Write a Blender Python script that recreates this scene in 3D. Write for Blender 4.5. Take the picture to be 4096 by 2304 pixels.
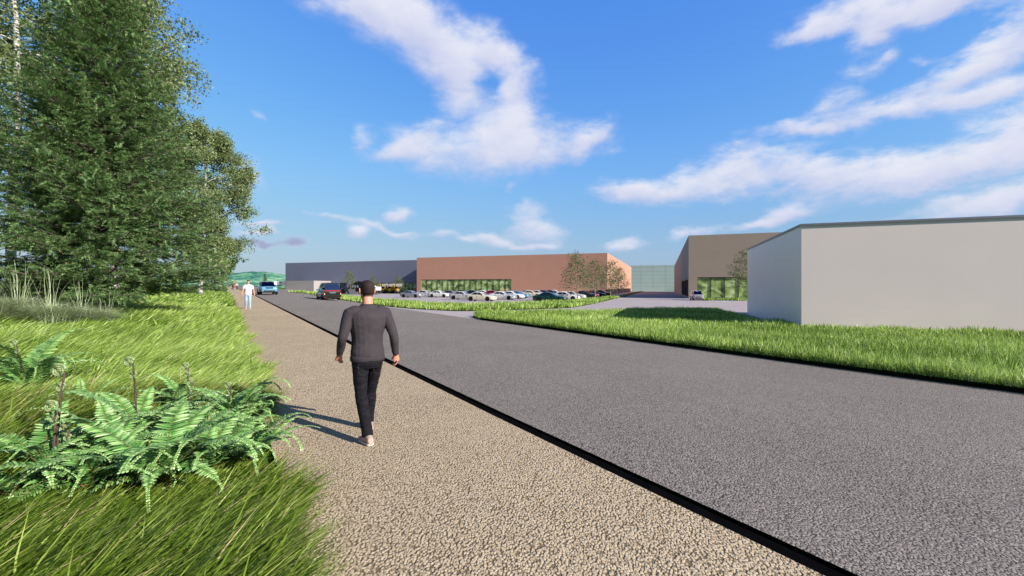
import bpy, bmesh, math, random
import numpy as np
from mathutils import Vector, Matrix, noise
from mathutils.geometry import delaunay_2d_cdt
for o in list(bpy.data.objects): bpy.data.objects.remove(o)
scene = bpy.context.scene
COL = scene.collection
R = math.radians

# ------------------------------------------------------------------ camera
EYE = 1.75; F = 1740.0; CX = 2048.0; HY = 1148.0      # photo geometry: focal length and horizon, in its own pixels
cd = bpy.data.cameras.new('camera'); cam = bpy.data.objects.new('camera', cd); COL.objects.link(cam)
cam.location = (0, 0, EYE); cam.rotation_euler = (R(90), 0, 0)
cd.sensor_width = 36; cd.lens = 36*F/4096; cd.shift_y = -(1152-HY)/4096
cd.clip_start = .05; cd.clip_end = 9000
scene.camera = cam
scene.view_settings.view_transform = 'Standard'; scene.view_settings.look = 'None'
scene.view_settings.exposure = 0.55; scene.view_settings.gamma = 1

# ------------------------------------------------------------------ sun
SUN_EL = R(27); SAZ = math.atan2(.85, -.52)            # azimuth of the sun, clockwise from +Y
sv = Vector((math.sin(SAZ)*math.cos(SUN_EL), math.cos(SAZ)*math.cos(SUN_EL), math.sin(SUN_EL)))
sl = bpy.data.lights.new('sun', 'SUN'); sl.energy = 5.0; sl.angle = R(.5); sl.color = (1, .96, .92)
so = bpy.data.objects.new('sun', sl); COL.objects.link(so)
so.rotation_euler = sv.to_track_quat('Z', 'Y').to_euler(); so.location = (40, -30, 40)

# ------------------------------------------------------------------ world: Nishita sky with clouds at their bearings
world = bpy.data.worlds.new('World'); scene.world = world; world.use_nodes = True
nt = world.node_tree; N = nt.nodes; L = nt.links; N.clear()
def nd(t, **k):
    n = N.new(t)
    for a, v in k.items(): setattr(n, a, v)
    return n
def mth(op, a, b=None, c=None, clamp=False):
    n = nd('ShaderNodeMath', operation=op, use_clamp=clamp)
    for i, v in enumerate((a, b, c)):
        if v is None: continue
        if isinstance(v, (int, float)): n.inputs[i].default_value = v
        else: L.new(v, n.inputs[i])
    return n.outputs[0]
sky = nd('ShaderNodeTexSky', sky_type='NISHITA', sun_disc=False, sun_elevation=SUN_EL, sun_rotation=SAZ, altitude=0, air_density=1.0, dust_density=.35, ozone_density=2.2)
tc = nd('ShaderNodeTexCoord'); sp = nd('ShaderNodeSeparateXYZ'); L.new(tc.outputs['Generated'], sp.inputs[0])
az = mth('ARCTAN2', sp.outputs[0], sp.outputs[1]); el = mth('ARCSINE', sp.outputs[2])
# noise lives on a plane high overhead so that clouds flatten towards the horizon
ael = nd('ShaderNodeCombineXYZ'); L.new(az, ael.inputs[0]); L.new(el, ael.inputs[1])
zc = mth('ADD', mth('MAXIMUM', sp.outputs[2], 0.0), .22)
pl = nd('ShaderNodeCombineXYZ'); L.new(mth('DIVIDE', sp.outputs[0], zc), pl.inputs[0]); L.new(mth('DIVIDE', sp.outputs[1], zc), pl.inputs[1])
def nz(scale, detail, rough, vec, dim=(1, 1, 1)):
    mp = nd('ShaderNodeMapping'); mp.inputs['Scale'].default_value = dim; L.new(vec, mp.inputs[0])
    n = nd('ShaderNodeTexNoise'); n.inputs['Scale'].default_value = scale; n.inputs['Detail'].default_value = detail; n.inputs['Roughness'].default_value = rough
    L.new(mp.outputs[0], n.inputs['Vector']); return n
wn = nz(9.0, 5, .55, ael.outputs[0], (1, 1.6, 1))
wv = nd('ShaderNodeVectorMath', operation='SUBTRACT'); L.new(wn.outputs['Color'], wv.inputs[0]); wv.inputs[1].default_value = (.5, .5, .5)
wm = nd('ShaderNodeVectorMath', operation='MULTIPLY_ADD'); L.new(wv.outputs[0], wm.inputs[0]); wm.inputs[1].default_value = (.085, .055, 0); L.new(ael.outputs[0], wm.inputs[2])
P = wm.outputs[0]
def pa(x, y):
    a = math.atan((x-CX)/F); return a, math.atan((HY-y)/F*math.cos(a))
BL = [ # x, y, rx, ry, tilt (photo degrees, + = rising to the right), amount
 (1560,60,220,110,-12,1.1),(1700,170,190,90,-38,1.0),(1840,270,120,110,-40,.9),(1400,10,250,55,-5,.45),(1960,190,90,90,0,.7),(2040,250,110,60,-35,.9),(1935,330,110,34,14,-.55),(1840,370,80,80,-60,.75),(2050,350,80,50,40,.5),
 (2020,470,130,80,60,.8),(1960,600,230,100,4,1.1),(2080,520,120,90,40,.7),(1650,590,130,70,-5,.8),(1560,615,90,30,10,.5),(1700,520,90,35,35,.4),(2260,590,190,60,22,.8),(2380,545,90,35,38,.6),(2450,595,60,25,20,.3),(1440,560,45,35,30,.45),
 (2560,770,150,45,-4,.95),(2480,765,60,30,0,.4),(2800,740,190,70,10,1.0),(2970,640,90,90,-60,.9),(3250,700,280,85,0,1.15),(3620,700,260,65,4,1.0),(3900,640,260,80,14,1.0),(4100,520,170,160,40,1.0),
 (3560,30,420,75,14,1.2),(3250,120,130,35,22,.8),(3480,140,80,45,40,.8),(3800,20,200,50,20,.9),
 (4050,150,170,90,45,1.1),(3870,260,150,60,35,.9),(3700,350,200,35,20,.55),(3530,245,60,30,30,.6),(3700,235,50,18,0,.5),
 (3350,410,110,60,25,.7),(3200,520,170,28,0,.7),(3500,470,260,40,8,.7),(3790,400,150,40,12,.75),(4000,350,130,30,22,.8),(3420,280,60,60,40,.35),
 (1590,852,50,30,0,1.0),(1445,922,48,26,-10,.9),(1560,930,60,18,-25,.7),(1640,952,45,16,0,.6),(1950,952,70,22,-3,.85),(2010,975,50,16,0,.7),(2080,992,70,14,0,.7),(2180,985,50,14,0,.5),
 (1330,862,90,12,-4,.6),(1480,880,60,14,-20,.45),(1760,935,55,20,0,.6),(1850,960,40,16,0,.5),(1020,930,80,12,-4,.6),(1010,885,60,12,4,.5),
 (2140,920,90,50,-10,.9),(2120,830,55,40,20,.6),(2040,745,30,16,0,.4),(2000,830,50,20,-30,.25),(2500,985,80,22,2,.8),(2540,960,25,18,60,.3),
 (3140,850,130,30,12,.85),(3050,880,100,18,8,.5),(2780,935,110,25,10,.75),(3830,830,220,45,12,.7),(4050,800,150,50,12,.7),(3500,900,300,30,4,.35),
 (980,690,85,75,-10,.8),(1040,470,45,16,-40,.4),(1080,893,60,12,-5,.6),(1065,922,30,16,10,.6),(1160,968,45,20,5,1.01),(1070,978,35,13,0,1.01),(1020,965,25,11,0,.81)]
tot = None; vac = None; dark = None
for (x, y, rx, ry, t, amp) in BL:
    a0, e0 = pa(x, y); ct, st = math.cos(R(t)), math.sin(R(t))
    a1, e1 = pa(x+rx*ct, y-rx*st); a2, e2 = pa(x-ry*st, y-ry*ct)
    mp = nd('ShaderNodeMapping', vector_type='TEXTURE'); L.new(P, mp.inputs[0])
    mp.inputs['Location'].default_value = (a0, e0, 0); mp.inputs['Rotation'].default_value = (0, 0, math.atan2(e1-e0, a1-a0))
    mp.inputs['Scale'].default_value = (.9*math.hypot(a1-a0, e1-e0), .9*math.hypot(a2-a0, e2-e0), 1)
    dt = nd('ShaderNodeVectorMath', operation='DOT_PRODUCT'); L.new(mp.outputs[0], dt.inputs[0]); L.new(mp.outputs[0], dt.inputs[1])
    if ry < 52 and amp > .35: amp *= 1.35
    ex = mth('POWER', .50, dt.outputs['Value'])
    tot = mth('MULTIPLY', ex, amp) if tot is None else mth('MULTIPLY_ADD', ex, amp, tot)
    if x in (1160, 1070, 1020) and y > 960:            # the grey-violet cloud by the trees
        dark = mth('MULTIPLY', ex, 1.15) if dark is None else mth('ADD', dark, ex)
    elif amp > .3 and abs(t) < 50:
        sy = nd('ShaderNodeVectorMath', operation='DOT_PRODUCT'); L.new(mp.outputs[0], sy.inputs[0]); sy.inputs[1].default_value = (0, amp, 0)
        vac = mth('MULTIPLY', ex, sy.outputs['Value']) if vac is None else mth('MULTIPLY_ADD', ex, sy.outputs['Value'], vac)
# ragged fibres, finer to the right of the view
n1 = nz(13, 8, .62, ael.outputs[0], (1, 1.9, 1)); n2 = nz(34, 6, .6, ael.outputs[0], (.75, 1.7, 1))
n1.inputs['Distortion'].default_value = .4
rg = mth('MULTIPLY_ADD', mth('SUBTRACT', n1.outputs['Fac'], .5), 1.15, mth('MULTIPLY', mth('SUBTRACT', n2.outputs['Fac'], .5), mth('MULTIPLY_ADD', mth('MAXIMUM', az, 0.0), 1.0, .5)))
edge = mth('MULTIPLY', mth('MULTIPLY', rg, 1.05), mth('MINIMUM', mth('MULTIPLY', tot, 2.2), 1.0))
dens = mth('ADD', tot, edge)
mr = nd('ShaderNodeMapRange', interpolation_type='SMOOTHSTEP'); L.new(dens, mr.inputs[0]); mr.inputs[1].default_value = .16; mr.inputs[2].default_value = 1.45
alpha = mth('MULTIPLY', mth('POWER', mr.outputs[0], .8), .96)
# clear-sky colour, lifted a little towards the pale horizon
hs = nd('ShaderNodeHueSaturation'); hs.inputs['Saturation'].default_value = 1.22; hs.inputs['Value'].default_value = 1.0; L.new(sky.outputs[0], hs.inputs['Color'])
tint = nd('ShaderNodeMix', data_type='RGBA', blend_type='MULTIPLY'); tint.inputs[0].default_value = 1; L.new(hs.outputs[0], tint.inputs[6]); tint.inputs[7].default_value = (.95, 1.08, 1.35, 1)
# film-like shoulder per channel, so that the horizon stays blue instead of burning out
def vm(op, a, b):
    n = nd('ShaderNodeVectorMath', operation=op)
    for i, v in enumerate((a, b)):
        if isinstance(v, tuple): n.inputs[i].default_value = v
        else: L.new(v, n.inputs[i])
    return n.outputs[0]
KS = .1245
x_ = vm('MULTIPLY', tint.outputs[2], (KS, KS, KS))
y_ = vm('DIVIDE', vm('MULTIPLY', x_, (1.06, 1.17, 1.05)), vm('ADD', x_, (.6, .52, .13)))
hz = nd('ShaderNodeMapRange', interpolation_type='SMOOTHSTEP'); L.new(el, hz.inputs[0]); hz.inputs[1].default_value = -.12; hz.inputs[2].default_value = .30; hz.inputs[3].default_value = .60; hz.inputs[4].default_value = 1.0
sc = nd('ShaderNodeVectorMath', operation='SCALE'); L.new(y_, sc.inputs[0]); L.new(mth('DIVIDE', hz.outputs[0], KS), sc.inputs['Scale'])
cc = nd('ShaderNodeMix', data_type='RGBA'); vv = mth('DIVIDE', vac, mth('MAXIMUM', tot, .12)); L.new(mth('ADD', mth('MULTIPLY_ADD', vv, .55, .42), mth('MULTIPLY', mth('SUBTRACT', n1.outputs['Fac'], .5), 1.0), clamp=True), cc.inputs[0])
cc.inputs[6].default_value = (4.9, 5.2, 6.8, 1); cc.inputs[7].default_value = (6.9, 7.0, 7.6, 1)
cg = nd('ShaderNodeMix', data_type='RGBA'); L.new(mth('MINIMUM', dark, .8), cg.inputs[0]); L.new(cc.outputs[2], cg.inputs[6]); cg.inputs[7].default_value = (2.2, 2.5, 4.1, 1)
mx = nd('ShaderNodeMix', data_type='RGBA'); L.new(alpha, mx.inputs[0]); L.new(sc.outputs[0], mx.inputs[6]); L.new(cg.outputs[2], mx.inputs[7])
bg = nd('ShaderNodeBackground'); bg.inputs['Strength'].default_value = .085; 
# sky dimmed overhead and behind the camera, added to lower fill light in shadows
zd = nd('ShaderNodeMapRange', interpolation_type='SMOOTHSTEP'); L.new(el, zd.inputs[0]); zd.inputs[1].default_value = .60; zd.inputs[2].default_value = 1.05; zd.inputs[3].default_value = 1; zd.inputs[4].default_value = .18
bd = nd('ShaderNodeMapRange', interpolation_type='SMOOTHSTEP'); L.new(sp.outputs[1], bd.inputs[0]); bd.inputs[1].default_value = -.6; bd.inputs[2].default_value = .25; bd.inputs[3].default_value = .6; bd.inputs[4].default_value = 1
dz_ = nd('ShaderNodeVectorMath', operation='SCALE'); L.new(mx.outputs[2], dz_.inputs[0]); L.new(mth('MULTIPLY', zd.outputs[0], bd.outputs[0]), dz_.inputs['Scale']); L.new(dz_.outputs[0], bg.inputs['Color'])
wo = nd('ShaderNodeOutputWorld'); L.new(bg.outputs[0], wo.inputs['Surface'])

# ------------------------------------------------------------------ helpers
def tag(o, label=None, cat=None, group=None, kind=None):
    if label: o['label'] = label
    if cat: o['category'] = cat
    if group: o['group'] = group
    if kind: o['kind'] = kind
    return o
def empty(name, loc=(0, 0, 0), rz=0, **k):
    o = bpy.data.objects.new(name, None); o.empty_display_size = .2; COL.objects.link(o)
    o.location = loc; o.rotation_euler = (0, 0, rz); return tag(o, **k)
def link(name, me, m=None, parent=None, smooth=False):
    o = bpy.data.objects.new(name, me); COL.objects.link(o)
    if m: me.materials.clear(); me.materials.append(m)
    if smooth: me.polygons.foreach_set('use_smooth', [True]*len(me.polygons))
    if parent: o.parent = parent
    return o
def evaluated(objs, target):
    """apply the target's modifiers inside a small scene of its own (fast), and hand back the mesh"""
    ts = bpy.data.scenes.new('bench')
    for o in objs: ts.collection.objects.link(o)
    vl = ts.view_layers[0]; vl.update(); me = bpy.data.meshes.new_from_object(target.evaluated_get(vl.depsgraph))
    bpy.data.scenes.remove(ts); return me
class MB:
    def __init__(s): s.v = []; s.f = []; s.M = Matrix()
    def add(s, vs, fs):
        k = len(s.v); s.v += [tuple(s.M @ Vector(v)) for v in vs]; s.f += [tuple(i+k for i in f) for f in fs]; return s
    def box(s, c, d, rz=0, rx=0, ry=0):
        m = Matrix.Translation(c) @ Matrix.Rotation(rz, 4, 'Z') @ Matrix.Rotation(ry, 4, 'Y') @ Matrix.Rotation(rx, 4, 'X')
        vs = [m @ Vector((x*d[0]/2, y*d[1]/2, z*d[2]/2)) for x in (-1, 1) for y in (-1, 1) for z in (-1, 1)]
        return s.add(vs, [(0, 1, 3, 2), (4, 6, 7, 5), (0, 4, 5, 1), (2, 3, 7, 6), (0, 2, 6, 4), (1, 5, 7, 3)])
    def bbox(s, x0, x1, y0, y1, z0, z1): return s.box(((x0+x1)/2, (y0+y1)/2, (z0+z1)/2), (x1-x0, y1-y0, z1-z0))
    def loft(s, rings, cap=True, closed=True):
        n = len(rings[0]); vs = [p for r in rings for p in r]; fs = []
        for i in range(len(rings)-1):
            for j in range(n if closed else n-1):
                a = i*n+j; b = i*n+(j+1) % n; fs.append((a, b, b+n, a+n))
        if cap: fs.append(tuple(range(n))[::-1]); fs.append(tuple((len(rings)-1)*n+j for j in range(n)))
        return s.add(vs, fs)
    def tube(s, pts, rad, n=8, cap=True, up=(0, 0, 1)):
        pts = [Vector(p) for p in pts]; rings = []
        if isinstance(rad, (int, float, tuple)): rad = [rad]*len(pts)
        ref = Vector(up)
        for i, p in enumerate(pts):
            t = (pts[min(i+1, len(pts)-1)]-pts[max(i-1, 0)]).normalized()
            a = t.cross(ref)
            if a.length < .05: a = t.cross(Vector((1, 0, .01)))
            a.normalize(); b = a.cross(t); r = rad[i]; ra, rb = (r if isinstance(r, tuple) else (r, r))
            rings.append([p+a*ra*math.cos(2*math.pi*j/n)+b*rb*math.sin(2*math.pi*j/n) for j in range(n)])
        return s.loft(rings, cap)
    def lathe(s, prof, c, axis='X', n=20):
        rings = []
        for (h, r) in prof:
            ring = []
            for j in range(n):
                a = 2*math.pi*j/n; u, w = r*math.cos(a), r*math.sin(a)
                q = {'X': (h, u, w), 'Y': (w, h, u), 'Z': (u, w, h)}[axis]
                ring.append((c[0]+q[0], c[1]+q[1], c[2]+q[2]))
            rings.append(ring)
        return s.loft(rings)
    def build(s, name, m, parent=None, smooth=False, bevel=0, auto=False):
        me = bpy.data.meshes.new(name); me.from_pydata(s.v, [], s.f); me.update()
        bm = bmesh.new(); bm.from_mesh(me); bmesh.ops.recalc_face_normals(bm, faces=bm.faces)
        if bevel: bmesh.ops.bevel(bm, geom=list(bm.edges), offset=bevel, segments=1, affect='EDGES', clamp_overlap=True)
        bm.to_mesh(me); bm.free()
        o = link(name, me, m, parent, smooth)
        if smooth and auto: me.set_sharp_from_angle(angle=R(38))
        return o
def npmesh(name, V, T, attrs=None, m=None, parent=None, smooth=False):
    me = bpy.data.meshes.new(name); V = np.asarray(V, np.float32); T = np.asarray(T, np.int32); k = T.shape[1]
    me.vertices.add(len(V)); me.vertices.foreach_set('co', V.ravel())
    me.loops.add(T.size); me.loops.foreach_set('vertex_index', T.ravel())
    me.polygons.add(len(T)); me.polygons.foreach_set('loop_start', np.arange(0, T.size, k, dtype=np.int32)); me.polygons.foreach_set('loop_total', np.full(len(T), k, np.int32))
    me.update(calc_edges=True)
    for nm, a in (attrs or {}).items():
        at = me.attributes.new(nm, 'FLOAT', 'POINT'); at.data.foreach_set('value', np.asarray(a, np.float32))
    return link(name, me, m, parent, smooth)

# materials ---------------------------------------------------------
class Mt:
    def __init__(s, name, color=(.5, .5, .5), rough=.6, metal=0, spec=.5, coat=0):
        s.m = bpy.data.materials.new(name); s.m.use_nodes = True; s.t = s.m.node_tree; s.n = s.t.nodes; s.l = s.t.links
        s.b = s.n['Principled BSDF']; s.b.inputs['Base Color'].default_value = (*color, 1); s.b.inputs['Roughness'].default_value = rough
        s.b.inputs['Metallic'].default_value = metal; s.b.inputs['Specular IOR Level'].default_value = spec; s.b.inputs['Coat Weight'].default_value = coat
    def node(s, t, **k):
        n = s.n.new(t)
        for a, v in k.items(): setattr(n, a, v)
        return n
    def coords(s, kind='Object', scale=(1, 1, 1)):
        t = s.node('ShaderNodeTexCoord'); mp = s.node('ShaderNodeMapping'); mp.inputs['Scale'].default_value = scale
        s.l.new(t.outputs[kind], mp.inputs[0]); return mp.outputs[0]
    def noise(s, vec, scale, detail=4, rough=.55):
        n = s.node('ShaderNodeTexNoise'); n.inputs['Scale'].default_value = scale; n.inputs['Detail'].default_value = detail; n.inputs['Roughness'].default_value = rough
        s.l.new(vec, n.inputs['Vector']); return n
    def ramp(s, fac, stops):
        r = s.node('ShaderNodeValToRGB'); e = r.color_ramp.elements
        while len(e) < len(stops): e.new(.5)
        for i, (p, c) in enumerate(stops): e[i].position = p; e[i].color = (*c, 1)
        s.l.new(fac, r.inputs[0]); return r.outputs[0]
    def mix(s, fac, a, b, blend='MIX'):
        n = s.node('ShaderNodeMix', data_type='RGBA', blend_type=blend)
        for i, v in ((0, fac), (6, a), (7, b)):
            if isinstance(v, (int, float)): n.inputs[i].default_value = v
            elif isinstance(v, tuple): n.inputs[i].default_value = (*v, 1)
            else: s.l.new(v, n.inputs[i])
        return n.outputs[2]
    def base(s, c): s.l.new(c, s.b.inputs['Base Color']); return s
    def bump(s, h, strength=.3, dist=.01):
        b = s.node('ShaderNodeBump'); b.inputs['Strength'].default_value = strength; b.inputs['Distance'].default_value = dist
        s.l.new(h, b.inputs['Height']); s.l.new(b.outputs[0], s.b.inputs['Normal']); return s
    def attr(s, name): a = s.node('ShaderNodeAttribute', attribute_name=name); return a.outputs['Fac']
def varied(name, c, rough=.6, amt=.12, scale=3, metal=0, coat=0, spec=.5, bump=0, bscale=60):
    m = Mt(name, c, rough, metal, spec, coat); v = m.coords()
    n = m.noise(v, scale, 6)
    m.base(m.ramp(n.outputs['Fac'], [(.3, tuple(x*(1-amt) for x in c)), (.7, tuple(min(1, x*(1+amt)) for x in c))]))
    if bump: m.bump(m.noise(v, bscale, 5).outputs['Fac'], bump, .01)
    return m.m

# terrain -----------------------------------------------------------
TH = math.atan(.661); ST, CT = math.sin(TH), math.cos(TH)
U = Vector((-ST, CT, 0)); NR = Vector((CT, ST, 0))          # along the road, and to its right
LOT = -.43
def sm(x): x = np.clip(x, 0, 1); return x*x*(3-2*x)
SP = np.array([-400, 5, 33, 65, 125, 200, 300, 450, 950, 9000]); ZP = np.array([0, 0, .35, .77, 1.08, 1.62, 2.2, 2.75, -.3, -.3])
def zroad(s): return (np.interp(s-7, SP, ZP)+np.interp(s, SP, ZP)*2+np.interp(s+7, SP, ZP))/4
def Hsd(s, d):
    s = np.asarray(s, float); d = np.asarray(d, float); X = -ST*s+CT*d; Y = CT*s+ST*d
    k = sm((s-40)/70); a = 3.3+9*k; b = 19.3+4*k
    left = sm((-X-.5207*Y+2)/10)*sm((s-110)/30)
    t = sm((d-a)/(b-a))*(1-left); zr = zroad(s)
    rise = .85*(1-np.exp(-np.clip(.3-d, 0, 500)/6))*(1-sm((s-500)/300))
    und = .05*np.sin(s*.9)*np.sin(d*1.3+s*.3)*sm((-d)/2)
    return (zr+rise+und)*(1-t)+LOT*t
def Hxy(x, y): return float(Hsd(-ST*x+CT*y, CT*x+ST*y))
def P3(s, d, dz=0): return (-ST*s+CT*d, CT*s+ST*d, float(Hsd(s, d))+dz)
def gp(px, py, fallback=None):
    """ground point seen at a pixel of the photograph"""
    kx = (px-CX)/F; kz = (HY-py)/F; y = 1.0
    while y < 900:
        if EYE+kz*y <= Hxy(kx*y, y): return kx*y, y
        y += .02 if y < 20 else .1
    return kx*900, 900
def at(px, Y): return (px-CX)/F*Y
def sheet(name, s0, s1, d0, d1, off, m, ns=None, ss=None, ds=None, **k):
    ss = np.linspace(s0, s1, ns) if ss is None else np.array(ss); ds = np.linspace(d0, d1, 14) if ds is None else np.array(ds)
    S, D = np.meshgrid(ss, ds, indexing='ij'); Z = Hsd(S, D)+off
    V = np.stack([-ST*S+CT*D, CT*S+ST*D, Z], -1).reshape(-1, 3); n = len(ds)
    i = (np.arange(len(ss)-1)[:, None]*n+np.arange(n-1)[None]).ravel()
    return tag(npmesh(name, V, np.stack([i, i+1, i+n+1, i+n], 1)[:, ::-1][:, [0, 1, 2, 3]], m=m, smooth=True), **k)
def resample(poly, step):
    out = []
    for i in range(len(poly)):
        a = Vector(poly[i]); b = Vector(poly[(i+1) % len(poly)]); n = max(1, int((b-a).length/step))
        out += [a.lerp(b, j/n) for j in range(n)]
    return out
def inpoly(px, py, poly):
    c = np.zeros(np.shape(px), bool); n = len(poly)
    for i in range(n):
        x1, y1 = poly[i][0], poly[i][1]; x2, y2 = poly[(i+1) % n][0], poly[(i+1) % n][1]
        if y1 == y2: continue
        c ^= ((y1 > py) != (y2 > py)) & (px < (x2-x1)*(py-y1)/(y2-y1)+x1)
    return c
def smoothpoly(poly, it=2):
    p = [Vector(q) for q in poly]
    for _ in range(it):
        o = []
        for i in range(len(p)): a, b = p[i], p[(i+1) % len(p)]; o += [a.lerp(b, .25), a.lerp(b, .75)]
        p = o
    return p
def polysheet(name, poly, off, cell, m, skirt=0, **k):
    b = resample(poly, cell); xs = [q.x for q in b]; ys = [q.y for q in b]
    gx, gy = np.meshgrid(np.arange(min(xs), max(xs), cell), np.arange(min(ys), max(ys), cell)); gx = gx.ravel(); gy = gy.ravel()
    ok = inpoly(gx, gy, b); pts = [Vector((q.x, q.y)) for q in b]+[Vector((x, y)) for x, y in zip(gx[ok], gy[ok])]
    nb = len(b); vo, eo, fo, *_ = delaunay_2d_cdt(pts, [(i, (i+1) % nb) for i in range(nb)], [], 1, 1e-4)
    me = bpy.data.meshes.new(name)
    V = [(v.x, v.y, Hxy(v.x, v.y)+off) for v in vo]; Fs = [tuple(f) for f in fo]
    if skirt:
        k0 = len(V); nb2 = len(b)
        for q in b: V.append((q.x, q.y, Hxy(q.x, q.y)+off)); V.append((q.x, q.y, Hxy(q.x, q.y)+off-skirt))
        for i in range(nb2): j = (i+1) % nb2; Fs.append((k0+2*i, k0+2*j, k0+2*j+1, k0+2*i+1))
    me.from_pydata(V, [], Fs); me.update()
    return tag(link(name, me, m), **k)

# ------------------------------------------------------------------ ground materials
def stone_mat(name, scale, light, dark, tint, stretch=(1, 1, 1), bump=.5, rough=.9, fine=3):
    m = Mt(name, rough=rough, spec=.25); v = m.coords('Object', stretch)
    wn_ = m.noise(v, scale*.6, 2); vm = m.node('ShaderNodeVectorMath', operation='MULTIPLY_ADD'); m.l.new(wn_.outputs['Color'], vm.inputs[0]); vm.inputs[1].default_value = (.6/scale,)*3; m.l.new(v, vm.inputs[2])
    vo = m.node('ShaderNodeTexVoronoi'); vo.inputs['Scale'].default_value = scale; vo.inputs['Randomness'].default_value = 1; m.l.new(vm.outputs[0], vo.inputs['Vector'])
    col = m.ramp(vo.outputs['Color'], [(0, tuple(c*.72 for c in light)), (.5, light), (1, tint)])
    cr = m.node('ShaderNodeMapRange'); m.l.new(vo.outputs['Distance'], cr.inputs[0]); cr.inputs[1].default_value = .38; cr.inputs[2].default_value = .85
    c2 = m.mix(cr.outputs[0], col, dark)
    big = m.noise(m.coords('Object'), .35, 5); c3 = m.mix(1, c2, m.ramp(big.outputs['Fac'], [(.35, (.93, .93, .93)), (.65, (1.05, 1.05, 1.05))]), 'MULTIPLY')
    f = m.noise(v, scale*fine, 3); c4 = m.mix(.35, c3, m.ramp(f.outputs['Fac'], [(.3, (.55, .55, .55)), (.7, (1.3, 1.3, 1.3))]), 'MULTIPLY')
    m.base(c4); inv = m.node('ShaderNodeMath', operation='SUBTRACT'); inv.inputs[0].default_value = 1; m.l.new(cr.outputs[0], inv.inputs[1])
    m.bump(inv.outputs[0], bump, .012); return m.m
M_PATH = stone_mat('resin_gravel', 58, (.58, .445, .285), (.21, .15, .08), (.76, .60, .41), (1, .8, 1), .7)
M_ROAD = stone_mat('asphalt', 62, (.275, .232, .198), (.075, .063, .053), (.50, .43, .37), (1, 1, 1), .5)
M_LOT = stone_mat('pale_paving', 30, (.49, .41, .40), (.33, .28, .27), (.58, .50, .48), (1, 1, 1), .25)
M_BLACK = varied('black_rubber', (.004, .004, .0045), 1, .3, 5, spec=.0)
M_LINE = varied('road_paint', (.75, .75, .74), .7, .06, 4)
def soil():
    m = Mt('turf', rough=.95, spec=.1); v = m.coords('Object'); a = m.noise(v, .25, 6); b = m.noise(v, 9, 6, .7)
    m.base(m.mix(.6, m.ramp(a.outputs['Fac'], [(.3, (.045, .10, .012)), (.7, (.10, .18, .025))]), m.ramp(b.outputs['Fac'], [(.3, (.02, .05, .006)), (.7, (.13, .22, .04))])))
    m.bump(b.outputs['Fac'], .8, .06); return m.m
M_TURF = soil()
M_SOIL = varied('dark_soil', (.010, .013, .004), .95, .4, 6, spec=.05)

# ground: one sheet to the horizon
ss = np.r_[-300, -150, -80, -40, np.arange(-20, 140, 2.0), np.arange(140, 330, 6.0), np.arange(330, 1000, 30.0), 1300, 2000, 3500, 6000]
ds = np.r_[-4000, -1500, -600, -250, -120, -70, np.arange(-40, -12, 4.0), np.arange(-12, 0, 1.0), np.arange(0, 26, .8), np.arange(28, 80, 6.0), 120, 250, 700, 2000, 5000]
sheet('ground', 0, 0, 0, 0, -.07, M_TURF, ss=ss, ds=ds, kind='structure')
rs = np.r_[np.arange(-14, 20, .5), np.arange(20, 160, 1.0), np.arange(160, 470, 4.0)]
sheet('path', 0, 0, 0, 0, .016, M_PATH, ss=rs, ds=np.linspace(.42, 2.99, 5), kind='structure')
sheet('kerb_strip', 0, 0, 0, 0, -.012, M_BLACK, ss=rs, ds=np.array([2.98, 3.08, 3.18]), kind='structure')
sheet('road', 0, 0, 0, 0, .012, M_ROAD, ss=rs, ds=np.linspace(3.17, 12.5, 24), kind='structure')
# car park and access road: pale paving right of the road
cs = np.arange(-20, 250, 1.5); dd = np.r_[np.arange(12.4, 30, .7), np.arange(31, 200, 3.0)]
S, D = np.meshgrid(cs, dd, indexing='ij'); X_ = -ST*S+CT*D; Y_ = CT*S+ST*D; V = np.stack([X_, Y_, Hsd(S, D)], -1).reshape(-1, 3); n_ = len(dd)
i_ = (np.arange(len(cs)-1)[:, None]*n_+np.arange(n_-1)[None]).ravel(); Q = np.stack([i_, i_+1, i_+n_+1, i_+n_], 1)
Q = Q[(V[Q].mean(1)[:, 0]+.5207*V[Q].mean(1)[:, 1] > -.5)]
tag(npmesh('car_park', V, Q, m=M_LOT, smooth=True), kind='structure')

# grass verges (outlines in world metres, found from the photograph)
def W(px, py): x, y = gp(px, py); return (x, y, 0)
A_ = Vector((math.cos(R(-19.3)), math.sin(R(-19.3)), 0)); DP = Vector((-A_.y, A_.x, 0))
WB = Vector((14.24, 21.4, 0))
vergeA = [Vector(P3(s, 12.5)) for s in np.arange(-16, 24, 2.0)]+[Vector(W(1893, 1270))]
vergeA += [Vector(W(*p)) for p in [(1935, 1258), (2050, 1256), (2200, 1256), (2400, 1253), (2592, 1246), (2780, 1245), (2868, 1246), (2893, 1256), (2960, 1275), (3040, 1300)]]
vergeA += [WB+DP*3.5-A_*.1, WB-DP*.1-A_*.1]+[WB+A_*t-DP*.1 for t in (10, 20, 30, 40, 55)]
vergeB = [Vector(W(*p)) for p in [(1150, 1169.5), (1231, 1175.5), (1257, 1181), (1330, 1194), (1444, 1212), (1549, 1226), (1647, 1235.6), (1822, 1244.6), (1960, 1243), (2093, 1238.7), (2200, 1235), (2287, 1231), (2369, 1217), (2479, 1190.5), (2440, 1190.5), (2307, 1206), (2132, 1215), (1980, 1221), (1822, 1224), (1740, 1220), (1647, 1213.5), (1550, 1204), (1496, 1201), (1367, 1186), (1250, 1175)]]
polysheet('verge_soil', vergeA, .11, 1.2, M_SOIL, skirt=.16, kind='structure')
polysheet('verge_soil', vergeB, .06, 1.2, M_SOIL, skirt=.10, kind='structure')
isl = [WB+DP*0, ]
islc = Vector((at(2991, 69), 69, 0))
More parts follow.
